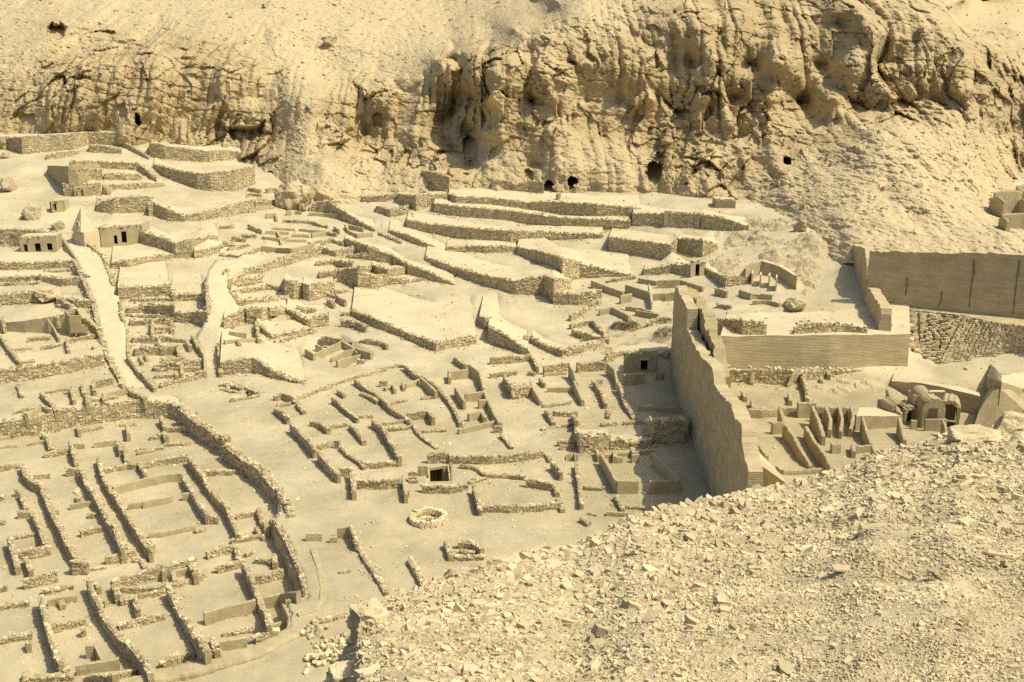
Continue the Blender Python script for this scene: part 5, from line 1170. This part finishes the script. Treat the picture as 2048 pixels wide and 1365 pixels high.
# high back wall on its stone footing
P0 = at_z(*px('R6', 1165, 470), 5.0); P1 = at_z(*px('R6', 2046, 555), 5.0); P2 = P0 + (P1 - P0) * 1.35
WB = r = thing('temple_wall', 'high plain mud-brick wall running off the right edge above a rubble revetment', 'temple wall', [P0[0], P0[1], 5.0])
slab_px(r, 'wall', 'R6', [(1148, 178), (1180, 182), (1300, 180), (1450, 186), (1600, 192), (1800, 190), (2046, 200), (2400, 210)], P0[:2], P2[:2], 1.6, 'brick', 4.4, .10)
T('long coursed footing of small stones below the high brick wall', 'R6', [(1235, 468, 500), (1400, 478, 510), (1700, 515, 545), (2046, 525, 560), (2300, 530, 570)], 2, s=.45, batter=.1)
def revet():
    top = [(1275, 505), (1420, 530), (1700, 560), (1900, 600), (2046, 615), (2300, 640)]; bot = [(1385, 745), (1440, 790), (1540, 860), (1760, 880), (2046, 880), (2300, 890)]
    a = np.array([at_z(*px('R6', *p), 4.7) for p in top]); b = np.array([at_z(*px('R6', *p), zz_) for p, zz_ in zip(bot, [1.4, .5, -.8, -1.3, -1.5, -1.5])])
    org = b.mean(0); root = thing('stone_revetment', 'sloping revetment of rounded field stones under the high brick wall', 'revetment', org)
    m = MB(); k = len(a); fi = np.linspace(0, k - 1, 60); lin = lambda A: np.stack([np.interp(fi, np.arange(k), A[:, c_]) for c_ in range(3)], 1)
    fb_, fa_ = lin(b) + [0, .22, 0], lin(a) + [0, .22, 0]; m.add(np.concatenate([fb_ - [0, 0, .8], fa_]), [[i, i + 1, 60 + i + 1, 60 + i] for i in range(59)])
    back = a + np.array([0, 9, 0]); m.add(np.concatenate([a, back]), [[i, i + 1, k + i + 1, k + i] for i in range(k - 1)])
    m.build('bank', M['mud'], root, False, org)
    sm = MB()
    for i in range(k - 1):
        L = max(1, int(np.linalg.norm(b[i + 1] - b[i]) / 1.6))
        for j in range(L):
            g = lambda A, f: A[i] * (1 - f) + A[i + 1] * f
            lo0, hi0, lo1, hi1 = g(b, j / L), g(a, j / L), g(b, (j + 1) / L), g(a, (j + 1) / L)
            d = lo1 - lo0; o = np.array([d[1], -d[0], 0]); o /= np.linalg.norm(o)
            face_stones(sm, (lo0, hi0), (lo1, hi1), .52, True, o * .2, .92)
    so = sm.build('stones', M['stone'], root, False, org); tag(so, kind='stuff')
    for i in range(k - 1):
        stamp([a[i], a[i + 1], back[i + 1], back[i]]); stamp([b[i], b[i + 1], a[i + 1], a[i]])
        sl_, X_, Y_ = window([b[i], b[i + 1], a[i + 1], a[i]]); mm_ = inside([b[i] + [0, -.1, 0], b[i + 1] + [0, -.1, 0], a[i + 1] + [0, .6, 0], a[i] + [0, .6, 0]], X_, Y_); GB[sl_][mm_] -= 2.0
revet()

# ------------------------------------------------------------------ lower precinct: fin walls and vaulted chapels
mudt = dict(kind='brown', t=.42)
house('mud fin walls standing like teeth beside the tall broken wall', [
    ('S6', [(58, 500), (160, 505), (280, 492), (405, 488)], .9, dict(kind='brown', t=.45)), ('S6', [(286, 482), (322, 592)], [1.9, .8], mudt), ('S6', [(232, 598), (318, 592)], 1.3, mudt), ('S6', [(322, 602), (382, 682), (442, 792), (512, 902)], [1.6, 1.4, 1.2, .5], mudt), ('S6', [(72, 640), (112, 722), (196, 835)], [1.8, 1.4, .9], mudt),
    ('S6', [(478, 622), (532, 722), (602, 802), (665, 922)], [1.3, 1.4, 1.5, 1.2], mudt), ('S6', [(265, 912), (312, 938), (612, 928)], .45, mudt), ('S6', [(20, 370), (40, 410)], .7, mudt), ('S6', [(85, 425), (100, 490)], .8, mudt)])
house('group of three narrow mud cells with tall dividing fins', [
    ('S6', [(418, 455), (545, 450)], 1.7, mudt), ('S6', [(545, 480), (680, 482), (820, 482)], 1.8, mudt), ('S6', [(525, 482), (562, 562), (604, 700)], [2.1, 1.7, 1.0], mudt), ('S6', [(622, 482), (655, 572), (645, 650)], [1.9, 1.5, .9], mudt), ('S6', [(716, 482), (738, 572), (725, 655)], [1.9, 1.5, .9], mudt), ('S6', [(802, 482), (818, 552), (795, 645)], [1.9, 1.5, .9], mudt),
    ('S6', [(660, 756), (722, 752)], .9, mudt), ('S6', [(812, 745), (822, 800)], .8, mudt), ('S6', [(822, 766), (952, 756)], .8, mudt), ('S6', [(952, 758), (988, 822)], [1.2, .5], mudt)])
T('mud-faced ledge between two fins in front of the vaulted chapels', 'S6', [(832, 548, 655), (930, 546, 648), (1155, 552, 630)], 5, kind='brown')
house('pair of sharp mud fins before the ledge', [('S6', [(882, 545), (912, 652), (945, 745)], [1.9, 1.5, .9], mudt), ('S6', [(1150, 560), (1172, 640), (1190, 725)], [1.9, 1.4, .7], mudt), ('S6', [(1465, 575), (1500, 690)], [1.8, .6], mudt), ('S6', [(1065, 350), (1102, 432), (1165, 535)], [1.5, 1.3, 1.2], mudt)])
house('low ruined stubs along the foot of the court wall', [('S6', [(95, 235), (80, 310)], [1.2, .3], mudt), ('S6', [(385, 235), (345, 335)], [1.4, .3], mudt), ('S6', [(385, 238), (440, 245), (480, 330), (488, 420)], [1.3, 1.2, 1.0, .8], dict(t=.4)), ('S6', [(640, 225), (640, 255)], .7, mudt), ('S6', [(585, 260), (587, 290)], .5, mudt), ('S6', [(355, 375), (365, 435)], .7, mudt)])
T('sloping mud wall behind the vaulted chapels', 'S6', [(1090, 296, 335), (1300, 314, 430), (1500, 352, 500), (1720, 408, 540)], 4, kind='brick', cat='wall', name='mud_wall', lip=False)
T('dark mud-brick mass at the right end of the chapels', 'S6', [(1690, 600, 650), (1715, 510, 645), (1755, 430, 640), (1800, 378, 635), (1838, 358, 630), (1885, 378, 622), (1960, 440, 605), (2030, 500, 590), (2090, 545, 590)], 5, kind='brown', cat='ruin', name='mud_block', top='brown', lip=False)
T('flat-roofed chamber with a pale slab roof at the right edge', 'S6', [(1775, 270, 345), (1880, 300, 372), (2040, 352, 380), (2150, 352, 385)], 5, kind='brown', cat='ruin', name='mud_block', top='terrace', lip=False)

def vault(parent, name, c, yaw, w, h, L, material, door=.5, dark=True, thick=.3, zf=None):
    """barrel vault open to the front, thick shell"""
    n = 14; m = MB(); a = np.linspace(0, math.pi, n)
    def ring(r, hh, y):
        pts = [[-r, y, 0]] + [[-r * math.cos(t), y, hh - r + r * math.sin(t)] for t in a] + [[r, y, 0]]
        return np.array(pts)
    ro, ri = w / 2, w / 2 - thick; k = n + 2
    R = np.concatenate([ring(ro, h, 0), ring(ro, h, L), ring(ri, h - thick, 0), ring(ri, h - thick, L)]) + RNG.uniform(-.09, .09, (4 * k, 3))
    q = []
    for i in range(k - 1):
        q += [[i, k + i, k + i + 1, i + 1], [2 * k + i, 2 * k + i + 1, 3 * k + i + 1, 3 * k + i], [i, i + 1, 2 * k + i + 1, 2 * k + i]]
    m.add(R, q)
    bk = ring(ri, h - thick, L * .92); m.add(np.concatenate([bk, [[0, L * .92, h * .4]]]), None, [[i, i + 1, k] for i in range(k - 1)] + [[k - 1, 0, k]])
    o = m.build(name, M[material], parent); o.location = c; o.rotation_euler = (0, 0, yaw); 
    return o
def chapels():
    g = on_ground(*px('S6', 1390, 645)); sc = g[1] / 2200 * 1.06
    X = lambda x: (x - 1390) * .27734 * sc
    Hh = lambda dy: dy * .27734 * sc
    root = thing('vaulted_chapel', 'cluster of small vaulted mud chapels with dark arched mouths and a dome', 'chapel', g)
    vault(root, 'vault', (X(1190), 2.2, 0), .25, Hh(110), Hh(150), 2.4, 'brown')
    vault(root, 'vault', (X(1268), 1.6, 0), .1, Hh(105), Hh(135), 2.4, 'brown')
    vault(root, 'vault', (X(1515), .6, 0), -.35, Hh(150), Hh(205), 2.8, 'brown', thick=.4)
    # the walled-up middle chapel
    v = vault(root, 'vault', (X(1388), .2, 0), 0, Hh(165), Hh(230), 2.8, 'brown')
    m = MB(); w = Hh(160); h = Hh(225); n = 14; a = np.linspace(0, math.pi, n); r = w / 2
    for y in (.16, .34):
        pts = np.array([[-r, y, 0]] + [[-r * math.cos(t), y, h - r + r * math.sin(t)] for t in a] + [[r, y, 0]]); m.add(np.concatenate([pts, [[0, y, h * .4]]]), None, [[i, i + 1, len(pts)] for i in range(len(pts) - 1)] + [[len(pts) - 1, 0, len(pts)]])
    o = m.build('front_wall', M['brown'], root); o.location = (X(1388), 0, 0)
    m = MB(); m.box((0, -.02, h * .34), (w * .38, .12, h * .36)); o = m.build('blocked_door', M['door'], root); o.location = (X(1385), .12, 0)
    m = MB(); m.box((0, -.7, 0), (w * .95, .35, h * .42), jit=.05); m.build('front_bench', M['brown'], root).location = (X(1388), 0, 0)
    m = MB(); m.box((0, 0, 0), (Hh(42), .35, Hh(75)), jit=.04); m.build('pier', M['brown'], root).location = (X(1240), -.3, 0)
    # dome
    dv, dq = [], []; nu, nv = 20, 8; R = Hh(62)
    for j in range(nv + 1):
        e = j / nv * math.pi / 2
        for i in range(nu): dv.append([R * math.cos(e) * math.cos(2 * math.pi * i / nu), R * math.cos(e) * math.sin(2 * math.pi * i / nu), R * .95 * math.sin(e)])
    for j in range(nv):
        for i in range(nu): dq.append([j * nu + i, j * nu + (i + 1) % nu, (j + 1) * nu + (i + 1) % nu, (j + 1) * nu + i])
    m = MB(); m.add(dv, dq)
    o = m.build('dome', M['brown'], root, True); o.location = (X(1350), 3.2, Hh(205))
    m = MB(); m.box((0, 0, -Hh(205)), (R * 2, R * 2, Hh(206))); m.build('drum', M['brown'], root).location = (X(1350), 3.2, Hh(205))
    m = MB(); m.box((0, 0, 0), (Hh(110), .5, .08)); m.build('roof_slab', M['plaster'], root).location = (X(1450), 2.2, Hh(238))
chapels()
def crack_shades(root, xs, y0, h, A, Bp, tz):  # dark strips set proud of the brick, painting the shade inside its splits
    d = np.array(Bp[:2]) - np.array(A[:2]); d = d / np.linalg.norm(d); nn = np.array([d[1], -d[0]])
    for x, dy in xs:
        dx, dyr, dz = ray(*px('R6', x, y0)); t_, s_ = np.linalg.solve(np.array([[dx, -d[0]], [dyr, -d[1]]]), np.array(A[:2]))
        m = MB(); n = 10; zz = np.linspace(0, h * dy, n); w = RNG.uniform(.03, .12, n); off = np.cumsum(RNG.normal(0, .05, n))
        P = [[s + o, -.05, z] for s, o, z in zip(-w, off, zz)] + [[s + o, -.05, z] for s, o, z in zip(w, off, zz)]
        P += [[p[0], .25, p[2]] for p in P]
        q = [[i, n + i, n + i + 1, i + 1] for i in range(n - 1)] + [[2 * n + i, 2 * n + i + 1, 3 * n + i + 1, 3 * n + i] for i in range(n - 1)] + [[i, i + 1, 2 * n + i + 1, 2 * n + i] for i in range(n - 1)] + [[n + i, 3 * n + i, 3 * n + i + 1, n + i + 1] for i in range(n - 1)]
        m.add(P, q); o = m.build('crack_shade', M['dark'], root); p = np.array(A[:2]) + d * s_ - np.array(root.location)[:2]
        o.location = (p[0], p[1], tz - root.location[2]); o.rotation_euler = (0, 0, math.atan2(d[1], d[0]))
crack_shades(WB, [(1360, .5), (1740, .95), (2000, 1.0), (1560, .3)], 400, 7.0, P0 + np.array([.1, -.86, 0]), P2 + np.array([.1, -.86, 0]), 5.2)
# gate piece at the near foot of the tall wall
gx, gy = x1 + .6, y1 - 1.5
def gate():
    p = at_y(*px('P', 1500, 930), y1 - 3.0); root = thing('gate_pylon', 'plastered gate jamb with sloping coping at the near foot of the tall wall', 'gate', [p[0], p[1], 0])
    a = at_y(1473, 900, y1 + 1.0); b = at_y(1522, 950, y1 - 5.5); c = at_y(1545, 935, y1 - 7.0); d = at_y(1574, 968, y1 - 9)
    o = np.array([p[0], p[1], 0])
    m = MB(); m.hexa(np.array([[a[0], a[1], 0], [b[0], b[1], 0], [b[0] + 1.6, b[1] + .4, 0], [a[0] + 1.8, a[1], 0], a, b, [b[0] + 1.6, b[1] + .4, b[2]], [a[0] + 1.8, a[1], a[2]]]) - o); m.build('jamb', M['plaster'], root)
    m = MB(); c0 = at_y(1512, 955, y1 - 6.5); pk = at_y(1531, 927, y1 - 7.2)
    m.hexa(np.array([[c0[0], c0[1], 0], [d[0], d[1], 0], [d[0], d[1] + 2.2, 0], [c0[0], c0[1] + 2.2, 0], [pk[0] - .6, pk[1], pk[2]], d, [d[0], d[1] + 2, d[2]], [pk[0] - .6, pk[1] + 2, pk[2]]]) - o); m.build('buttress', M['mud'], root)
gate()

# ------------------------------------------------------------------ facades with real openings
def fac(label, tg, p0, p1, top, t, ops, material, name='chapel', cat='chapel', depth=2.0, lintel=None, roof=None):
    """p0, p1: foot points in the photograph; top: photo y of the parapet above p0; openings given as photo x, x, foot y, head y"""
    a = on_ground(*px(tg, *p0)); b = on_ground(*px(tg, *p1)); b[2] = a[2]
    u, v = px(tg, p0[0], top); h = at_y(u, v, a[1])[2] - a[2]
    root = thing(name, label, cat, a); L = np.linalg.norm((b - a)[:2]); O = []
    for x0, x1, yb, yt in ops:
        f0, f1 = (x0 - p0[0]) / (p1[0] - p0[0]), (x1 - p0[0]) / (p1[0] - p0[0]); f = (f0 + f1) / 2; yf = p0[1] + (p1[1] - p0[1]) * f; w = a + (b - a) * f
        z0 = at_y(*px(tg, (x0 + x1) / 2, yb), w[1])[2] - a[2]; z1 = at_y(*px(tg, (x0 + x1) / 2, yt), w[1])[2] - a[2]
        O.append((f0 * L, f1 * L, max(z0, .0), min(z1, h - .15)))
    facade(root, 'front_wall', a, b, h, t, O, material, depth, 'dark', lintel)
    if roof:
        m = MB(); k = [a + [0, t * .5, h + .004], b + [0, t * .5, h + .004], b + [0, t + roof, h + .004], a + [0, t + roof, h + .004]]
        m.hexa(np.array(k + [p + np.array([0, 0, .18]) for p in k]) - a); m.build('roof', M['terrace'], root)
        for e in (a + np.array([.0, 0, 0]), b - np.array([.3, 0, 0])):
            m = MB(); m.box(e + np.array([.15, t + roof / 2, -.5]) - a, (.3, roof, h + .5)); m.build('side_wall', M[material], root)
    n = int(L * 5); f = RNG.uniform(0, 1, n)[:, None]; p = (b - a) * f + np.c_[RNG.uniform(-.1, .1, n), RNG.uniform(0, t, n), h + RNG.uniform(-.12, .16, n)]
    m = MB(); batch(m, p, RNG.uniform(.14, .42, (n, 1)) * np.array([[1.2, 1, .6]]), RNG.uniform(0, 6.28, n), True, .3); tag(m.build('stones', M['stone'], root), kind='stuff')
    return root, a, b, h
T('stone bank above the three dark openings', 'S1', [(-80, 905, 1035), (90, 900, 1035), (165, 905, 1040), (330, 915, 1040), (450, 935, 1035), (478, 975, 1040)], 6)
fac('low plastered front with three dark square openings at the far left', 'S1', (165, 1085), (440, 1078), 968, .5, [(190, 222, 1078, 1020), (278, 325, 1078, 1012), (374, 416, 1068, 1012)], 'mud', 'rock_chamber', 'chamber', roof=2.4)
r, a, b, h = fac('ruined chapel with one tall dark doorway beside the little pyramid', 'S1', (800, 1046), (1100, 1012), 890, .5, [(902, 928, 1018, 950), (962, 1002, 1008, 918)], 'mud', 'chapel', 'chapel')
m = MB(); L = b - a; bk = np.array([0, 4.2, 0]); up = np.array([0, 0, h]); o = np.array(r.location)
roof = [a + [0, .5, h - .3], b + [0, .5, h - .3], b + bk + [0, 0, h - .3], a + bk + [0, 0, h - .3]]
m.hexa(np.array(roof + [p + np.array([0, 0, .25]) for p in roof]) - o); m.build('roof', M['terrace'], r)
m = MB(); m.hexa(np.array([a + [-.5, .3, -.5], a + [.02, .3, -.5], a + bk + [.02, 0, -.5], a + bk + [-.5, 0, -.5], a + [-.5, .3, h], a + [.02, .3, h], a + bk + [.02, 0, h], a + bk + [-.5, 0, h]]) - o); m.build('side_wall', M['mud'], r)
m = MB(); m.hexa(np.array([b + [-.02, .3, -.5], b + [.5, .3, -.5], b + bk + [.5, 0, -.5], b + bk + [-.02, 0, -.5], b + [-.02, .3, h], b + [.5, .3, h], b + bk + [.5, 0, h], b + bk + [-.02, 0, h]]) - o); m.build('side_wall', M['mud'], r)
def pyramid():
    g = on_ground(*px('S1', 700, 1030)); sc = g[1] / 2200 * 1.04; k = .25415 * sc
    root = thing('pyramid_tomb', 'small pointed plastered pyramid on a plinth at the head of the first path', 'pyramid', g)
    hp = 1030 - 925
    m = MB(); m.box((-40 * k, 1.6, -1.0), (135 * k, 135 * k, hp * k + 1.0), -.62); m.build('plinth', M['plaster'], root)
    w = 128 * k / 1.0; apex = (-62 * k, 1.6, hp * k + 178 * k); c, s = math.cos(-.62), math.sin(-.62)
    base = [((x * c - y * s) + apex[0], (x * s + y * c) + 1.6, hp * k) for x, y in ((-w / 2, -w / 2), (w / 2, -w / 2), (w / 2, w / 2), (-w / 2, w / 2))]
    m = MB(); m.add(base + [apex], None, [[0, 1, 4], [1, 2, 4], [2, 3, 4], [3, 0, 4]]); m.build('pyramidion', M['plaster'], root)
    # niche on the right-hand face: a frame, and a dark block painting its shade
    f = (np.array(base[1]) + np.array(base[2])) / 2 * .72 + np.array(apex) * .28
    f = (np.array(base[1]) * .7 + np.array(base[0]) * .3) * .74 + np.array(apex) * .26
    m = MB(); m.box(f + np.array([-.02, -.10, -.1]), (.5, .24, .75), -.62); m.build('niche_frame', M['plaster'], root)
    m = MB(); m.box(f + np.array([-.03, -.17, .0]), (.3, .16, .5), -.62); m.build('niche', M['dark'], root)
pyramid()
fac('porch of two squat pillars in a mud wall on the upper left terraces', 'S1', (590, 648), (725, 640), 575, .4, [(600, 612, 640, 600), (640, 660, 640, 590)], 'mud', 'porch', 'porch', roof=2.2)
fac('little mud shrine with a framed niche left of the pyramid', 'S1', (410, 775), (505, 765), 685, .4, [(422, 450, 752, 700)], 'mud', 'shrine', 'shrine', roof=2.2)
fac('small whitewashed tomb hut at the foot of the cliff, upper left', 'S1', (1262, 160), (1345, 150), 75, .5, [(1276, 1304, 150, 82)], 'plaster', 'tomb_hut', 'hut', roof=2.2)
fac('stone-fronted chapel with a single black doorway behind the fin walls', 'S5', (1052, 300), (1322, 300), 148, .5, [(1184, 1240, 284, 200)], 'mud', 'chapel', 'chapel', 2.5, 'plaster')
T('earth roof of the stone-fronted chapel', 'S5', [(915, 165, 215), (1045, 140, 160), (1250, 145, 165), (1410, 142, 190)], 5)
fac('leaning stone door jambs at the head of a hollow near the mound', 'S3', (948, 690), (1055, 672), 570, .3, [(985, 1018, 682, 585)], 'plaster', 'tomb_doorway', 'doorway')
fac('standing slab framing a dark cleft in the right-hand terrace wall', 'S3', (738, 288), (800, 286), 165, .35, [(768, 792, 280, 190)], 'plaster', 'tomb_doorway', 'doorway')
# four thin upright slabs in the hollow beside the mound
for i, (x, yb, yt) in enumerate([(1428, 745, 655), (1495, 758, 668), (1562, 772, 675), (1618, 795, 690)]):
    g = on_ground(*px('S3', x, yb)); k = .25415 * g[1] / 2200 * 1.04
    m = MB(); m.box((.25, .9, -.3), (.22, 2.2, (yb - yt) * k + .3), -.25, 1, .03)
    o = m.build('plastered_fin', M['plaster']); o.location = g
    tag(o, ['leftmost', 'second', 'third', 'rightmost'][i] + ' of four thin plastered partitions in the hollow above the temple court', 'partition', 'row of plastered partitions', 'thing')
T('rubble back of the hollow with the four partitions', 'S3', [(1060, 620, 650), (1220, 690, 770), (1400, 680, 740)], 5)
T('eroded earth bank above the four partitions', 'S3', [(1380, 600, 680), (1500, 560, 665), (1640, 600, 690), (1780, 680, 790)], 6, kind='mud', cat='bank', name='earth_bank', lip=False)
house('small curved mud basin with steps on the temple court', [('S3', [(1335, 785), (1430, 815)], .9, mud), ('S3', [(1500, 815), (1595, 825)], .8, mud), ('S3', [(1435, 870), (1560, 868), (1655, 890)], .6, mud), ('S3', [(1440, 820), (1500, 825)], .35, mud), ('S3', [(1430, 842), (1500, 846)], .2, mud), ('S3', [(1145, 775), (1240, 800)], .9, dict(s=.3)), ('S3', [(1160, 900), (1270, 915)], .4)])
fac('squat mud tomb block with battered sides below the cliff at right', 'S3', (1140, 140), (1300, 148), 78, .6, [(1215, 1222, 130, 120)], 'mud', 'tomb_block', 'tomb', roof=2.2)
# boulders of the site
for lab, tg, x, y, sz, sd in [
    ('large rounded rock left of the little shrine', 'S1', 245, 815, (3.2, 2.6, 3.4), 31), ('leaning standing stone in the plastered chamber', 'R4', 485, 672, (1.5, .6, 1.9), 32), ('domed rock outcrop breaking the terrace left of the path', 'R4', 280, 470, (4.2, 3, 2.4), 33),
    ('pale rock mass at the left edge below the plateau', 'S1', 20, 250, (3, 3, 3), 34), ('wedge-shaped rock in the upper left terraces', 'S1', 850, 620, (1.9, 1.4, 2.4), 35), ('banded rock knoll beside the tomb doors left of centre', 'S2', 600, 390, (8, 6, 6), 36), ('round boulder at the end of the dark road wall', 'S2', 655, 440, (1.7, 1.5, 1.8), 37),
    ('stub of rock standing on the low terrace wall', 'R4', 240, 360, (.8, .7, 1.5), 38), ('dark rock at the left edge above the pale track', 'S1', 60, 600, (3, 3, 3), 40), ('rock heap left of the pyramid', 'S1', 460, 900, (2.4, 2, 1.7), 41), ('dark hollowed rock in the left slope', 'S1', 40, 340, (1.8, 1.6, 1.5), 42),
    ('single boulder on the broken house path at centre right', 'R5', 1085, 700, (.9, .8, .8), 43), ('long rock ledge at the cliff foot behind the plateau', 'S1', 270, 110, (5, 3, 2.2), 44), ('knob of stones on the upper stepped terrace', 'R2', 1275, 1165, (.9, .9, 1.5), 45),
    ('large grey boulder high on the left hillside', 'P', 658, 90, (4, 3, 2.4), 46), ('broken rock stub at the foot of the right-hand mound', 'P', 1600, 462, (2.2, 2, 2.2), 47), ('earth hummock beside the temple court wall', 'S3', 1760, 930, (3.4, 3, 1.6), 48)]:
    if tg == 'P' and y < 200:
        u, v = x, y; i = int(round((v + 110) / 1.8)); j = int(round((u + 170) / 2.8)); g = CQ[i, j]
    else: g = on_ground(*px(tg, x, y))
    boulder('rock_outcrop' if sz[0] > 4 else 'boulder', lab, [float(c) for c in g], sz, sd, .3 * sd, None, 'cliff' if sz[0] > 4 else 'scree', .16, .22, 'rock')
# shrubs on the slope below the broken houses
for lab, x, y, s_ in [('dry dark shrub below the plastered rooms, left of two', 385, 1085, 1.3), ('dry dark shrub below the plastered rooms, right of two', 480, 1090, 1.5), ('dry shrub against the foot of the tall broken wall', 750, 1150, 1.8)]:
    g = on_ground(*px('S3', x, y)); n = 900; th = RNG.uniform(0, 6.28, n); ph = np.arccos(RNG.uniform(0, 1, n)); rr = RNG.uniform(.4, 1, n) ** .5 * s_
    p = np.stack([np.cos(th) * np.sin(ph) * rr, np.sin(th) * np.sin(ph) * rr, np.cos(ph) * rr * .7], 1) * (1 + .3 * noise3(np.cos(th) * 2, np.sin(th) * 2, ph * 2, 3))[:, None]
    root = thing('dry_shrub', lab, 'shrub', g)
    m = MB(); batch(m, p, np.stack([RNG.uniform(.05, .3, n), RNG.uniform(.02, .06, n), RNG.uniform(.01, .03, n)], 1), RNG.uniform(0, 6.28, n), False, .8); m.build('foliage', M['shrub'], root)
    m = MB()
    for k in range(9):
        a = k * .7; e = np.array([math.cos(a), math.sin(a), 1.1]) * s_ * .6; w = .03
        m.hexa([[-w, -w, -.1], [w, -w, -.1], [w, w, -.1], [-w, w, -.1], e + [-w / 3, -w / 3, 0], e + [w / 3, -w / 3, 0], e + [w / 3, w / 3, 0], e + [-w / 3, w / 3, 0]])
    m.build('stems', M['door'], root)
# rubble heap by the near boulder
def heap():
    p = [on_ground(*px('R7', x, y)) for x, y in [(1830, 1250), (1880, 1200), (1960, 1170), (2030, 1180), (1900, 1130), (1830, 1080), (1990, 1140), (2040, 1230)]]
    cs = []
    for q in p:
        for _ in range(14): cs.append(q + np.array([RNG.normal(0, .5), RNG.normal(0, .6), abs(RNG.normal(.12, .12))]))
    root = thing('rubble_heap', 'tumbled heap of pale stones at the foot of the near spoil', 'rubble', p[0])
    for c in cs[:60]:
        s_ = RNG.uniform(.22, .48); loose(root, c - p[0], (s_, s_ * .8, s_ * .6), tilt=.5)
    m = MB(); c = np.array(cs[60:]) - p[0]; batch(m, c, RNG.uniform(.2, .45, (len(c), 1)) * np.array([[1, .8, .6]]), RNG.uniform(0, 6.28, len(c)), True, .5); tag(m.build('stones', M['stone'], root), kind='stuff')
heap()
# loose boulders strewn over the hillside
def hill_rocks():
    n = 5000; i = RNG.integers(0, CQ.shape[0] - 60, n); j = RNG.integers(0, CQ.shape[1], n); ok = (CC[i, j] < .5) | (RNG.uniform(0, 1, n) < .25)
    i, j = i[ok], j[ok]; p = CQ[i, j]; b = np.exp(RNG.normal(-1.0, .45, len(p)))
    m = MB(); batch(m, p, np.stack([b * 1.2, b, b * .8], 1), RNG.uniform(0, 6.28, len(p)), False, .4)
    tag(m.build('hillside_stones', M['scree']), 'small stones scattered over the scree of the hillside', 'stones', None, 'stuff')
hill_rocks()

# mud ruins at the foot of the hill on the right edge
for lab, u, v, sz, yw in [('broken mud house corner at the far right edge under the hill', 2012, 428, (5.5, 4, 4.2), .3), ('lower mud wall stump at the far right edge, nearest the high wall', 2035, 458, (6, 3, 2.4), .1), ('upper mud wall stump at the far right edge', 2046, 405, (4, 3, 3.0), .5)]:
    g = CQ[int(round((v + 110) / 1.8)), int(round((u + 170) / 2.8))]
    root = thing('mud_ruin', lab, 'ruin', g)
    for k, (x, y, a, L, h) in enumerate([(0, 0, yw, sz[0], sz[2]), (-sz[0] / 2 * math.cos(yw), -sz[0] / 2 * math.sin(yw) - sz[1] * .4, yw + 1.45, sz[1], sz[2] * .8), (sz[0] / 2.2 * math.cos(yw), sz[0] / 2 * math.sin(yw) - sz[1] * .4, yw + 1.5, sz[1], sz[2] * .65)]):
        P = [(g[0] + x + math.cos(a) * L * f, g[1] + y + math.sin(a) * L * f, g[2] - 1, h * (1.0 - .35 * abs(f) * (k + 1) / 2) + 1) for f in np.linspace(-.5, .5, 5)]
        wall_world(root, P, .5, 'mud')

# ------------------------------------------------------------------ the earth sheet, finer near and coarser far
def build_ground():
    a = np.arange(-.60, .68, .003); y = np.r_[np.arange(46, 135, .32), np.arange(135, 258, .6)]
    A, Y = np.meshgrid(a, y); X = A * Y
    i = np.clip(((Y - GY[0]) / RES).round().astype(int), 0, len(GY) - 1); j = np.clip(((X - GX[0]) / RES).round().astype(int), 0, len(GX) - 1)
    Z = GB[i, j] + .05 * fbm(X / 1.1, Y / 1.1, 0, 3, 33)
    nr, nc = A.shape; k = np.arange(nr - 1)[:, None] * nc + np.arange(nc - 1)[None]
    me = mesh_np('ground', np.stack([X, Y, Z], -1), np.stack([k, k + 1, k + nc + 1, k + nc], -1).reshape(-1, 4), None, M['sand'], True)
    pk = np.clip((128 - Y + 9 * fbm(X / 14, Y / 14, 0, 3, 55)) / 16, 0, 1) * np.clip(.75 + .5 * fbm(X / 9, Y / 9, 0, 3, 57), 0, 1)
    pk = np.maximum(pk * .68, np.clip((X - 17 + 2 * fbm(X / 6, Y / 6, 0, 2, 59)) / 4, 0, 1) * np.clip((131 - Y) / 3, 0, 1))
    at = me.attributes.new('packed', 'FLOAT', 'POINT'); at.data.foreach_set('value', pk.astype(np.float32).ravel())
    tag(obj('ground', me), 'pale trodden desert earth across the whole site', None, None, 'structure')
    # scattered pebbles
    n = 42000
    u = RNG.uniform(-20, 2068, n); v = RNG.uniform(400, 1365, n); mb = MB()
    zz = np.interp(v, [380, 480, 600, 700, 1400], [10, 6.5, 3, .5, -.5]); t = (zz - CAM_H) / ray(u, v)[2]; X = ray(u, v)[0] * t; Y = ray(u, v)[1] * t
    ok = (Y < 215); X, Y = X[ok], Y[ok]; Z = ground(X, Y); b = np.exp(RNG.normal(0, .55, len(X))) * .062 * np.clip(Y / 100, .8, 2)
    m = fbm(X / 4, Y / 4, 0, 3, 4) + RNG.uniform(-1.0, .7, len(X)) > 0
    X, Y, Z, b = X[m], Y[m], Z[m], b[m]
    batch(mb, np.stack([X, Y, Z + .01], 1), np.stack([b * 1.3, b, b * .7], 1), RNG.uniform(0, 6.28, len(X)), False, .3)
    tag(mb.build('scattered_stones', M['cap']), 'small pale stones strewn over the floors and streets', 'stones', None, 'stuff')
build_ground()
